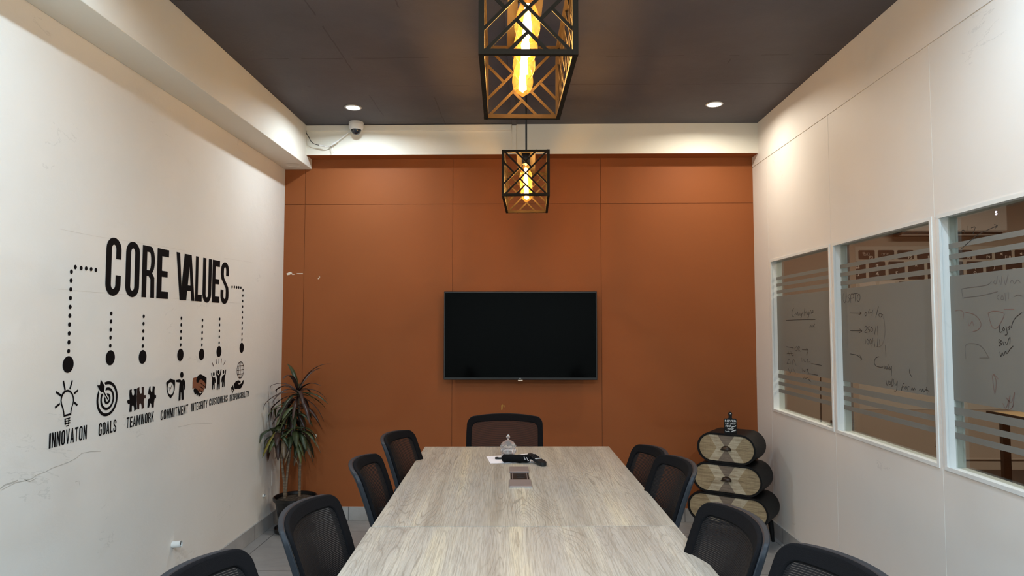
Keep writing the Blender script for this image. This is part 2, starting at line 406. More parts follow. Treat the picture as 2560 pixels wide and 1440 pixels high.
# windows: bead frame, pane, frosted film with stripes
XG = XR+.036
FILM = [(1.110+.035, 1.655), (1.674, 1.697), (1.724, 1.745), (1.769, 1.790), (1.088, 1.118), (1.040, 1.064), (.990, 1.014)]
wins = []
for i, (a, b_) in enumerate(WIN):
    m = MB()
    t = .010; p = .004
    for (y0, y1, z0, z1, q) in ((a-.006, a+t, WZ0, WZ1, 0), (b_-t, b_+.006, WZ0, WZ1, 0), (a-.0065, b_+.0065, WZ0-.006, WZ0+t, .0007), (a-.0065, b_+.0065, WZ1-t, WZ1+.006, .0007)):
        m.box(XR-p-q, XR+.006, y0, y1, z0, z1)
    fr = struct(m.build('window_%d' % (i+1), 'white_trim'))
    m = MB()   # reveal lining
    for (y0, y1, z0, z1) in ((a, a+.006, WZ0, WZ1), (b_-.006, b_, WZ0, WZ1), (a, b_, WZ0, WZ0+.006), (a, b_, WZ1-.006, WZ1)):
        m.box(XR+.002, XR+T, y0, y1, z0, z1)
    m.build('reveal_lining', 'white_trim', fr)
    pn = B(XG, XG+.006, a+.004, b_-.004, WZ0+.004, WZ1-.004).build('pane', 'glass', fr)
    m = MB()
    for z0, z1 in FILM: m.box(XG-.0006, XG-.0001, a+.006, b_-.006, z0, z1)
    m.build('frosted_film', 'film', pn)
    wins.append(pn)

# marker writing on the glass (strokes measured on the pane plane)
def ink(k, name, matn, strokes, off, sc, w_=.0030):
    m = MB()
    for st in strokes:
        P = [on_x(off[0]+a/sc, off[1]+b_/sc, XG) for a, b_ in st]
        Q = []
        for i in range(len(P)-1):                    # smooth the polyline a little
            p0 = P[max(i-1, 0)]; p1 = P[i]; p2 = P[i+1]; p3 = P[min(i+2, len(P)-1)]
            for s_ in (0, .25, .5, .75):
                Q.append(tuple(.5*((2*p1[c]) + (-p0[c]+p2[c])*s_ + (2*p0[c]-5*p1[c]+4*p2[c]-p3[c])*s_*s_ + (-p0[c]+3*p1[c]-3*p2[c]+p3[c])*s_**3) for c in (0, 1)))
        Q.append(P[-1])
        m.ribbon(Q, w_, lambda a, b_: (XG-.0012, a, b_))
    return m.build(name, matn, wins[k], recalc=False)
cW = ((1900, 600), 2.8804)
ink(0, 'marker_writing', 'ink', [
 [(245,490),(232,510),(232,545),(245,550)],[(250,540),(258,525),(266,540),(272,515),(276,545),(284,525),(290,545),(296,525),(300,550),(294,562),(302,535),(312,520)],
 [(322,492),(318,548)],[(325,530),(335,515),(340,540),(350,515),(352,545),(346,562),(358,525),(368,503),(372,530),(382,505),(384,522),(372,525)],
 [(188,578),(300,574),(400,573)],[(357,630),(366,615),(370,628),(378,608),(382,628),(395,605),(386,618),(396,628)],
 [(192,768),(243,778)],[(266,766),(252,780),(256,797),(268,792),(272,770)],[(276,802),(276,768),(288,772),(280,785),(292,804)],[(304,790),(348,792)],[(335,780),(348,793),(336,830)],
 [(195,818),(240,815)],[(205,803),(212,832)],[(222,798),(230,832),(244,828)],[(195,890),(210,858),(220,892),(196,888)],[(232,900),(242,858),(262,905)],
 [(202,965),(205,925),(218,960),(232,918)],[(238,920),(258,965)],[(302,848),(304,877)],[(312,870),(318,862),(322,878),(330,874)],[(338,865),(346,860),(342,880),(360,876)],[(372,890),(445,903)],
 [(304,925),(306,952)],[(312,935),(322,947),(328,940)],[(335,935),(348,930),(340,945),(352,955),(345,967)],[(360,962),(418,973)],[(308,985),(316,997),(322,985),(330,997),(345,990),(350,1002),(368,1018)]], *cW)
ink(1, 'marker_writing', 'ink', [
 [(602,385),(600,430),(612,452),(622,420),(622,386)],[(648,390),(632,405),(645,425),(638,448),(626,445)],[(655,452),(655,394),(672,391),(674,415),(656,420)],[(672,388),(706,383)],[(688,388),(688,442)],[(706,396),(700,430),(712,442),(722,420),(718,391),(706,396)],
 [(650,525),(730,527)],[(715,515),(732,527),(712,538)],[(765,518),(756,530),(760,547),(770,535),(765,518)],[(792,498),(780,525),(805,522)],[(812,503),(808,547)],[(855,478),(835,557)],[(862,552),(856,537),(868,530),(888,540)],[(870,557),(885,538)],
 [(650,652),(735,655)],[(718,640),(736,655),(716,668)],[(755,630),(766,620),(770,640),(754,664),(776,664)],[(792,623),(778,628),(780,642),(794,650),(782,664)],[(806,626),(798,645),(806,662),(814,645),(806,626)],[(838,620),(826,682)],[(848,618),(850,687)],
 [(758,710),(762,750)],[(775,713),(770,735),(780,750),(785,730),(775,713)],[(795,713),(790,735),(800,750),(805,730),(795,713)],[(815,703),(808,767)],[(822,718),(828,768)],[(850,710),(846,770)],[(862,715),(864,757)],
 [(652,820),(700,830),(732,855)],[(718,828),(735,857),(724,867)],[(905,758),(908,838)],[(858,840),(835,850),(825,880),(835,905),(865,916),(888,914)],
 [(895,903),(900,927),(906,908)],[(912,910),(908,926),(918,927),(916,911)],[(925,893),(922,932),(935,913),(938,937),(950,908),(948,977)],[(1080,928),(1078,955),(1097,987)],
 [(908,1008),(918,1047),(928,1013)],[(935,1018),(930,1040),(942,1037),(938,1019)],[(955,998),(948,1047),(958,1047),(965,1003)],[(970,1028),(982,1047),(990,1013),(985,1082),(966,1087)],
 [(1018,1087),(1032,1038),(1042,1033)],[(1022,1060),(1042,1055)],[(1050,1053),(1046,1072),(1058,1070),(1056,1054)],[(1065,1082),(1068,1056),(1078,1058)],[(1090,1082),(1098,1063),(1104,1082),(1112,1064),(1120,1080)],
 [(1148,1082),(1158,1073),(1165,1092),(1175,1070),(1180,1097),(1195,1078),(1220,1090)],[(1200,1058),(1205,1107)]], *cW)
ink(1, 'marker_arc', 'ink_soft', [[(885,545),(898,600),(900,680),(885,745),(860,768),(835,765)]], *cW)
c3 = ((2300, 500), 1.9459)
ink(2, 'marker_writing', 'ink', [
 [(200,160),(208,147),(218,150),(218,162)],[(235,126),(235,152)],[(250,136),(270,132),(258,167)],[(200,240),(250,195),(290,165),(378,125)],[(362,120),(378,125),(368,137)],
 [(445,622),(460,580),(497,548)],[(390,608),(388,642),(402,640)],[(408,618),(404,634),(414,632),(408,618)],[(420,613),(426,652),(415,657)],[(428,622),(440,613),(434,632)],
 [(385,678),(386,712)],[(385,678),(398,685),(388,692),(400,700),(386,710)],[(405,688),(408,707)],[(415,690),(425,702),(432,680),(440,668),(438,702)],[(390,738),(395,762),(402,742),(408,757),(418,735),(425,747),(440,725),(455,710)]], *c3)
ink(2, 'marker_writing', 'ink_soft', [
 [(210,475),(205,440),(215,430),(320,415),(350,395)],[(215,475),(300,465),(380,445)],[(365,390),(360,402),(372,407),(378,370)],[(385,385),(390,402)],[(400,368),(396,412)],[(410,380),(418,412),(430,363)],[(440,402),(450,388),(460,407),(475,388),(490,402)],
 [(387,458),(376,475),(388,487)],[(400,463),(395,482),(408,482),(402,463)],[(415,453),(418,492)],[(430,448),(432,482)],[(460,470),(478,462),(500,468)],[(225,775),(222,710),(255,698),(300,712),(335,765)],[(290,768),(340,768)]], *c3, .0026)
ink(2, 'marker_writing', 'ink_red', [
 [(172,540),(195,535),(212,548),(210,580)],[(222,545),(270,560),(298,600),(285,630),(258,640)],[(235,580),(240,612),(255,590),(262,612)],[(332,550),(360,540),(405,548),(408,570),(375,622),(350,612),(332,550)],[(410,532),(460,532)],
 [(352,850),(365,942),(372,880),(358,846),(384,872)],[(404,988),(420,1012),(440,950),(430,1022),(456,1000)],[(420,960),(445,985),(462,935),(452,1010)]], *c3, .0026)

# paint chips on the end wall, measured on its plane
def chip(pts, matn, name='paint_chip'):
    m = MB(); P = [on_y(a, b_, YB) for a, b_ in pts]
    m.prism(P, lambda u, v, d: (u, YB-.0008+d, v), .001); return m.build(name, matn, wb)
chip([(716,684),(722,681),(727,680),(731,683),(724,687),(718,688)], 'chip'); chip([(741,683),(748,683),(757,683),(757.5,685),(748,685),(743,684)], 'chip')
chip([(729,686),(736,685.4),(736,687),(730,687)], 'chip'); chip([(794,697),(797,695),(799,695.5),(796,698)], 'chip'); chip([(796.5,692),(800,691.4),(800.5,693),(798,693.3)], 'chip')
chip([(760,1093),(761,1086),(765,1091),(770,1092),(772,1095),(762,1096)], 'chip'); chip([(775,1090),(779,1089),(782,1093),(779,1095),(776,1093)], 'chip')
chip([(785,1086),(790,1085),(793,1088),(790,1095),(788,1095),(788,1089)], 'chip'); 
chip([(1253,1013),(1257,1011),(1256,1024),(1253,1025)], 'gold_chip'); chip([(1258,1012),(1261,1013),(1261,1018),(1259,1018)], 'gold_chip')

# plaster crack and smudges low on the left wall, measured on its plane
def mark(pts, w_, nm, mt):
    m = MB(); P = [on_x(a, b_, XL) for a, b_ in pts]; m.ribbon(P, w_, lambda u, v: (XL+.0006, u, v)); m.build(nm, mt, wl, recalc=False)
M['crack'] = mat('crack line grey', (.50, .47, .41), .9)
M['pencil'] = mat('pencil line', (.60, .55, .48), .9)
mark([(2,1226),(22,1215),(40,1206),(62,1202),(80,1196),(92,1187),(112,1180),(130,1170),(150,1163),(172,1155),(190,1146),(204,1133),(226,1129),(252,1128)], .0022, 'wall_crack', 'crack')
mark([(0,1222),(12,1212),(28,1207),(44,1201)], .005, 'wall_crack', 'crack'); mark([(60,1198),(74,1204),(90,1196)], .003, 'wall_crack', 'crack')
mark([(188,1205),(197,1202),(199,1214)], .0015, 'wall_crack', 'crack'); mark([(444,1068),(480,1060),(530,1058)], .0015, 'wall_crack', 'crack')
mark([(147,572),(240,591),(300,600),(390,613),(470,628)], .0008, 'pencil_line', 'pencil'); mark([(560,645),(640,658)], .0008, 'pencil_line', 'pencil')
mark([(135,722),(230,730),(420,745),(600,758)], .0008, 'pencil_line', 'pencil')

# office beyond the partition
OX, OY = 7.0, 7.1
struct(B(XR+T, OX, YN, OY, -.1, 0).build('floor_office', 'office_dark'))
struct(B(XR+T, OX, YN, OY, 2.96, 3.05).build('ceiling_office', 'office_wall'))
struct(B(XR, OX, OY, OY+.1, 0, 2.96).build('wall_office_back', 'office_wall'))
struct(B(OX, OX+.1, YN, OY, 0, 2.96).build('wall_office_right', 'office_wall'))
struct(B(XR, OX, YN-.1, YN, 0, 2.96).build('wall_office_front', 'office_wall'))
m = MB(); m.box(XR+T, OX, OY-.014, OY, 0, .09); m.tube([(XR+T, OY-.02, .105), (OX, OY-.02, .105)], .013)
struct(m.build('baseboard_office', 'office_wall'))
struct(B(3.30, 3.36, OY-.10, OY, 0, 2.96).build('trim_3', 'office_wall'))

# ------------------------------------------------------------------ text made by the built-in font, as mesh
def text_mesh(m, s, cx, cz, h, f, squeeze=1.0, offset=0.0):
    cu = bpy.data.curves.new('t', 'FONT'); cu.body = s; cu.align_x = 'CENTER'; cu.align_y = 'CENTER'; cu.size = h*1.37; cu.offset = offset; cu.resolution_u = 3
    ob = bpy.data.objects.new('t', cu); COL.objects.link(ob)
    dg = bpy.context.evaluated_depsgraph_get(); me = ob.evaluated_get(dg).to_mesh()
    m.add([f(cx+v.co.x*squeeze, cz+v.co.y) for v in me.vertices], [tuple(p.vertices) for p in me.polygons])
    ob.evaluated_get(dg).to_mesh_clear(); bpy.data.objects.remove(ob); bpy.data.curves.remove(cu)

# keyboard mural on the office wall
mural = thing('wall_mural', 'large keyboard photo mural on the office wall seen through the glass', 'mural', (0, OY, 0))
B(3.36, 6.9, -.004, -.0002, .6, 2.27).build('backing', 'mural_alu', mural)
fm = lambda u, v: (u, -.0065, v)
def key(x0, z0, z1, legs, dark=True, wd=.166):
    k = MB()
    r = .012; P = []
    for cx, cz, a0 in ((x0+wd-r, z1-r, 0), (x0+r, z1-r, 90), (x0+r, z0+r, 180), (x0+wd-r, z0+r, 270)):
        for q in range(4): P.append((cx+r*cos(radians(a0+q*30)), cz+r*sin(radians(a0+q*30))))
    k.prism(P, lambda u, v, d: (u, -.0055+d, v), .003)
    ko = k.build('key', 'mural_key' if dark else 'mural_key_light', mural)
    if legs:
        for s, du, dv, h in legs:
            l = MB(); text_mesh(l, s, x0+wd/2+du, (z0+z1)/2+dv, h, fm, 1, .0006)
            l.build('legend', 'mural_legend' if dark else 'vinyl', ko, recalc=False)
    return ko
PT = .1988
for n in range(2, 13):
    x0 = 3.405-.166+(n-2)*PT
    lg = [('F%d' % n, .045, -.028, .030)]
    k = key(x0, 2.134, 2.230, lg)
    ic = MB(); cx, cz = x0+.075, 2.188
    if n == 2:
        ic.ribbon([(cx+.011*cos(t*pi/6), cz+.011*sin(t*pi/6)) for t in range(12)], .004, fm, True)
        for t in range(8): ic.ribbon([(cx+.017*cos(t*pi/4), cz+.017*sin(t*pi/4)), (cx+.022*cos(t*pi/4), cz+.022*sin(t*pi/4))], .004, fm)
    elif n == 3:
        for (a, b_, c, d) in ((-.032, .006, .024, .014), (-.022, -.012, .026, .014), (.016, -.012, .018, .026)): ic.ribbon([(cx+a, cz+b_), (cx+a+c, cz+b_), (cx+a+c, cz+b_+d), (cx+a, cz+b_+d)], .003, fm, True)
    elif n == 4:
        for q in (-1, 0, 1): ic.ribbon([(cx+q*.028-.009, cz-.009), (cx+q*.028+.009, cz-.009), (cx+q*.028+.009, cz+.009), (cx+q*.028-.009, cz+.009)], .003, fm, True)
    elif n in (10, 11, 12):
        ic.poly([[(cx-.022, cz-.006), (cx-.012, cz-.006), (cx, cz-.017), (cx, cz+.017), (cx-.012, cz+.006), (cx-.022, cz+.006)]], fm)
        if n > 10: ic.ribbon([(cx+.006, cz-.009), (cx+.012, cz), (cx+.006, cz+.009)], .003, fm)
    if ic.v: ic.build('legend', 'mural_legend', k, recalc=False)
X3 = (2118-1314.4)/1707*7.1
for n, (a, b_) in enumerate([('3', '#'), ('4', '$'), ('5', '%'), ('6', '^'), ('7', '&'), ('8', '*'), ('9', '('), ('0', ')'), ('-', '_'), ('=', '+')]):
    key(X3+n*PT, 1.926, 2.112, [(b_, 0, .042, .045), (a, 0, -.036, .050)])
key(X3-PT, 1.926, 2.112, [('@', 0, .042, .045), ('2', 0, -.036, .050)], wd=.166)
for n, c in enumerate('ERTYUIOP'):
    key(X3-.10+n*PT, 1.72, 1.905, [(c, 0, .0, .06)], dark=n > 2)

# air conditioner, desk, carton, wall socket and things on the far sill
ac = thing('air_conditioner', 'white wall air conditioner with glowing digit above the keyboard mural', 'air conditioner', (4.28, OY, 2.53))
B(-.54, .54, -.22, 0, -.13, .16).build('body', 'ac_white', ac, bevel=.012)
m = MB(); m.box(-.50, .50, -.20, -.03, -.165, -.131)
m.build('outlet', 'dark_inside', ac)
m = MB(); m.bar((-.50, -.205, -.140), (.50, -.205, -.140), .008, .006); m.bar((-.50, -.17, -.168), (.50, -.17, -.168), .05, .004); m.build('louvre', 'ac_white', ac)
m = MB(); text_mesh(m, '5', .43, .045, .040, lambda u, v: (u, -.2215, v)); m.build('display_digit', 'led_digit', ac, recalc=False)
desk = thing('desk', 'office desk with wooden top and black frame behind the glass', 'desk', (4.45, 5.5, 0))
B(-.6, .9, -.3, .3, .715, .74).build('desk_top', 'desk_wood', desk, bevel=.003)
B(-.62, -.6, -.31, .31, .705, .745).build('edge_frame', 'black_metal', desk)
B(-.5, .8, -.25, -.22, .42, .70).build('modesty_panel', 'black_metal', desk)
for sx, sy in ((-.52, -.26), (-.52, .24), (.82, -.26), (.82, .24)): B(sx-.03, sx+.03, sy-.02, sy+.02, 0, .715).build('leg', 'black_metal', desk)
bx = thing('storage_box', 'white storage box with a blue lid on the office floor', 'box', (4.05, 4.95, 0), .1)
B(-.15, .35, -.12, .12, .0, .31).build('box_body', 'white_card', bx, bevel=.004); B(-.16, .36, -.13, .13, .311, .355).build('lid', 'blue', bx, bevel=.004)
so = thing('wall_socket', 'square white wall socket low on the office wall', 'socket', (4.20, OY, .27))
B(-.043, .043, -.010, 0, -.043, .043).build('plate', 'ac_white', so, bevel=.003)
for dx, dz in ((-.03, 0), (.03, 0), (0, .026)): B(dx-.004, dx+.004, -.0115, -.0098, dz-.003, dz+.003).build('slot', 'dark_inside', so); B(-.010, .010, -.013, -.0098, -.016, .008).build('rocker', 'ac_white', so, bevel=.001)
cl = thing('desk_clip', 'small black clip box on the office side sill of the far window', 'clip box', (XG+.03, 4.02, WZ0+.006))
B(-.010, .010, -.07, .05, 0, .028).build('clip_body', 'black_plastic', cl, bevel=.002)
for dy in (-.05, -.01, .03): B(-.004, .004, dy-.006, dy+.006, .028, .042).build('clip_lever', 'black_plastic', cl)
tag(MB().tube([(XG+.018, 4.19, WZ0+.006), (XG+.018, 4.185, 1.0), (XG+.018, 4.18, 1.14)], .0035).build('black_cable', 'black_cable'), 'thin black cable standing behind the frosted stripes of the far window', 'cable')

# ------------------------------------------------------------------ lights
def lamp(kind, name, loc, col, watt, **kw):
    l = bpy.data.lights.new(name, kind); l.color = col; l.energy = watt
    for k, v in kw.items(): setattr(l, k, v)
    o = bpy.data.objects.new(name, l); COL.objects.link(o); o.location = loc; return o
dl_names = ['recessed downlight near the left beam and the dome camera', 'recessed downlight at the right, beside the end beam']
for i, (x, y, c, wt) in enumerate(DOWNLIGHTS):
    seen = i < 2
    lb = dl_names[i] if seen else ['', '', 'recessed downlight over the left side of the table', 'recessed downlight over the right side of the table', 'fill downlight added out of view at the rear left', 'fill downlight added out of view at the rear right'][i]
    t = thing('downlight', 'small round ' + lb, 'downlight', (x, y, ZC), 0, 'round recessed downlights')
    MB().lathe([(.044, 0), (.056, 0), (.058, -.003), (.053, -.007), (.046, -.006), (.044, 0)], n=32).build('trim_ring', 'white_plastic', t, smooth=40)
    MB().lathe([(0, -.0035), (.045, -.0035), (.045, -.0015), (0, -.0015)], n=32).build('lens', 'led_neut' if c == NEUT else 'led_cool', t)
    l = lamp('AREA', 'lamp', (0, 0, -.011), c, wt, shape='DISK', size=.085, spread=radians(165)); l.parent = t
lamp('AREA', 'office_fill', (4.0, 4.2, 2.93), (1, .86, .72), OFFICE_W, shape='RECTANGLE', size=1.2, size_y=.6)  # unseen fill light without a fixture, added so the mural reads through the glass

# ------------------------------------------------------------------ pendants
CW, CH, CL = .245, .252, .55
def lattice_segments():
    base = [((.5, .5), (0, 0)), ((.375, .375), (.75, 0)), ((.5, .25), (.25, 0))]
    out = []
    for k in range(4):
        for a, b_ in base:
            q = []
            for (u, v) in (a, b_):
                u -= .5; v -= .5
                for _ in range(k): u, v = -v, u
                q.append((u+.5, v+.5))
            out.append(tuple(q))
    return out
SEG = lattice_segments()
def make_pendant(loc, rz, label, bulbs_in_shadow=False):
    t = thing('pendant_lamp', label, 'pendant lamp', loc, rz, 'black cage pendant lamps over the table')
    hw, hl = CW/2, CL/2; e = .014
    m = MB()
    for sx in (-1, 1):
        for sy in (-1, 1): m.box(sx*hw-e/2-.0006, sx*hw+e/2+.0006, sy*hl-e/2-.0006, sy*hl+e/2+.0006, -.0006, CH+.0006)
    for z in (e/2, CH-e/2):
        for s_ in (-1, 1):
            m.box(-hw, hw, s_*hl-e/2, s_*hl+e/2, z-e/2, z+e/2); m.box(s_*hw-e/2, s_*hw+e/2, -hl, hl, z-e/2+.0002, z+e/2-.0002)
    m.build('cage_frame', 'cage', t)
    for s_ in (-1, 1):
        m = MB()
        for a, b_ in SEG: m.bar(((a[0]-.5)*CW, s_*hl, a[1]*CH), ((b_[0]-.5)*CW, s_*hl, b_[1]*CH), .009, .004, (0, 1, 0))
        m.build('lattice_panel', 'cage', t)
        m = MB()
        for c in range(2):
            for a, b_ in SEG: m.bar((s_*hw, -hl+(a[0]+c)*CL/2, a[1]*CH), (s_*hw, -hl+(b_[0]+c)*CL/2, b_[1]*CH), .009, .004, (1, 0, 0))
        m.build('lattice_panel', 'cage', t)
    B(-.052, .052, -hl, hl, CH-.004, CH+.002).build('mounting_plate', 'cage', t)
    top = ZC-loc[2]
    MB().tube([(0, 0, CH), (0, 0, top-.02)], .0055).build('rod', 'black_metal', t, smooth=40)
    MB().lathe([(.05, top-.022), (.055, top-.012), (.055, top-.0005)], n=28).build('ceiling_canopy', 'black_metal', t, smooth=40)
    for k in range(4):
        y = -.21+.14*k
        sk = MB().lathe([(.021, 0), (.023, -.004), (.023, -.045), (.020, -.058), (.016, -.060)], (0, y, CH-.004), n=20).build('lamp_holder', 'black_metal', t, smooth=40)
        prof = [(.013, 0), (.014, -.010), (.018, -.022), (.026, -.045), (.031, -.068), (.032, -.085), (.028, -.103), (.020, -.117), (.009, -.125), (.004, -.129), (.0, -.130)]
        prof = [(r_*1.1, z_*1.04) for r_, z_ in prof]
        bl = MB().lathe(prof, (0, y, CH-.062), n=22).build('bulb', 'amber', t, smooth=True)
        m = MB()
        for q in range(6):
            a = q*pi/3+.4
            m.tube([(.004*cos(a), y+.004*sin(a), CH-.085), (.011*cos(a), y+.011*sin(a), CH-.172)], .0030, 6)
        m.build('filament', 'filament', bl)
        l = lamp('POINT', 'bulb_light', (0, y, CH-.125), WARM, BULB_W, shadow_soft_size=.012); l.parent = t
    return t
make_pendant((-.002, 2.02, 2.155), .035, 'black cage pendant lamp with amber bulbs, the nearer and larger looking one')
make_pendant((.004, 3.93, 2.150), -.012, 'black cage pendant lamp with amber bulbs hanging in front of the orange wall')

# ------------------------------------------------------------------ television
tv = thing('television', 'wide black flat television mounted on the orange wall', 'television', (-.0405, YB, 1.378))
TW, TH = .568, .327
B(-TW, TW, -.098, -.062, -TH, TH).build('bezel', 'tv_body', tv, bevel=.003)
B(-TW+.009, TW-.009, -.0987, -.0975, -TH+.018, TH-.009).build('screen', 'tv_screen', tv)
B(-.30, .30, -.062, -.03, -.20, .20).build('back_housing', 'black_plastic', tv, bevel=.01)
B(-.18, .18, -.03, -.0005, -.13, .13).build('wall_bracket', 'black_metal', tv)
B(-.018, .018, -.099, -.080, -TH-.009, -TH-.0005).build('sensor_bar', 'tv_chin', tv, bevel=.002)
m = MB(); text_mesh(m, 'TCL', 0, -TH+.009, .007, lambda u, v: (u, -.0984, v), 1, .0002); m.build('logo', 'tv_chin', tv, recalc=False)

# ------------------------------------------------------------------ dome camera, conduit, cables, pipe stubs
dc = thing('security_camera', 'white dome security camera with dark lens under the dark ceiling', 'security camera', (-1.253, 4.955, ZC))
MB().lathe([(.052, 0), (.054, -.004), (.054, -.016), (.0525, -.018), (.054, -.020), (.053, -.040), (.048, -.052), (.040, -.058), (.036, -.055), (.036, -.05)], n=36).build('housing', 'white_plastic', dc, smooth=35)
MB().lathe([(.037, -.050), (.037, -.060), (.033, -.074), (.024, -.086), (.012, -.093), (0, -.095)], n=30).build('dome_lens', 'smoked', dc, smooth=True)
cd = thing('cable_trunking', 'cream plastic trunking along the top of the end beam', 'trunking', (0, YS, 0))
B(XB, -.107, -.016, -.0005, 2.908, ZC-.004).build('trunk_cover', 'cream', cd, bevel=.0015)
tag(B(-.100, -.070, YS-.014, YS-.0005, ZS+.002, ZC-.001).build('vertical_trunking', 'cream', bevel=.0015), 'short vertical cream trunking on the end beam behind the far pendant', 'trunking')
tag(B(-.100, -.068, 1.2, YS-.016, ZC-.014, ZC-.0005).build('ceiling_conduit', 'ceiling', bevel=.0015), 'dark painted conduit running along the ceiling above the pendants', 'conduit')
def wall_curve(pts, y): 
    P = [on_y(a, b_, y) for a, b_ in pts]; Q = []
    for i in range(len(P)-1):
        p0 = P[max(i-1, 0)]; p1 = P[i]; p2 = P[i+1]; p3 = P[min(i+2, len(P)-1)]
        for s_ in (0, .2, .4, .6, .8): Q.append(tuple(.5*((2*p1[c]) + (-p0[c]+p2[c])*s_ + (2*p0[c]-5*p1[c]+4*p2[c]-p3[c])*s_*s_ + (-p0[c]+3*p1[c]-3*p2[c]+p3[c])*s_**3) for c in (0, 1)))
    Q.append(P[-1]); return [(a, y, b_) for a, b_ in Q]
YC = 4.99
t = thing('camera_cable', 'thin cable from the dome camera to the beam corner, black then white', 'cable', (0, 0, 0))
MB().tube(wall_curve([(765,326),(766,333),(772,343),(778,354),(786,360),(798,363)], YC), .0026, 8).build('black_lead', 'black_cable', t, smooth=True)
MB().tube(wall_curve([(798,363),(812,367),(825,365),(838,358),(852,346),(872,331),(880,322)], YC), .0028, 8).build('white_lead', 'white_plastic', t, smooth=True)
MB().tube(wall_curve([(798,363),(801,363.5),(808,365),(813,366)], YC), .0055, 8).build('connector', 'white_plastic', t, smooth=True)
MB().tube(wall_curve([(829,361),(833,359),(838,356),(846,352)], YC), .0055, 8).build('connector', 'white_plastic', t, smooth=True)
MB().tube(wall_curve([(829,363),(831,370),(833,381)], YC), .0022, 8).build('loose_tail', 'white_plastic', t, smooth=True)
def stub(y, z, r, lab, L=.045):
    m = MB(); n = 20
    m.tube([(0, 0, 0), (L, 0, .004)], r, n, cap=False); m.tube([(L, 0, .004), (0.002, 0, 0)], r*.72, n, cap=False)
    vs = []; 
    for k in range(n):
        pass
    o = tag(m.build('pipe_stub', ['white_trim'], smooth=40, loc=(XL, y, z)), lab, 'pipe', 'capped pipes in the left wall')
    B(L*.80, L*.86, -r*.62, r*.62, -r*.50, r*.70).build('dark_bore', 'dark_inside', o)
    return o
stub(3.61, .305, .017, 'open white pipe stub poking from the lower left wall')
stub(4.843, .254, .010, 'small white pipe stub beside the plant pot', .016)
tag(B(XL+.0003, XL+.003, 5.0, 5.07, .29, .40).build('wall_plate', 'wall_left', bevel=.002), 'painted over socket plate low on the left wall behind the plant', 'socket')

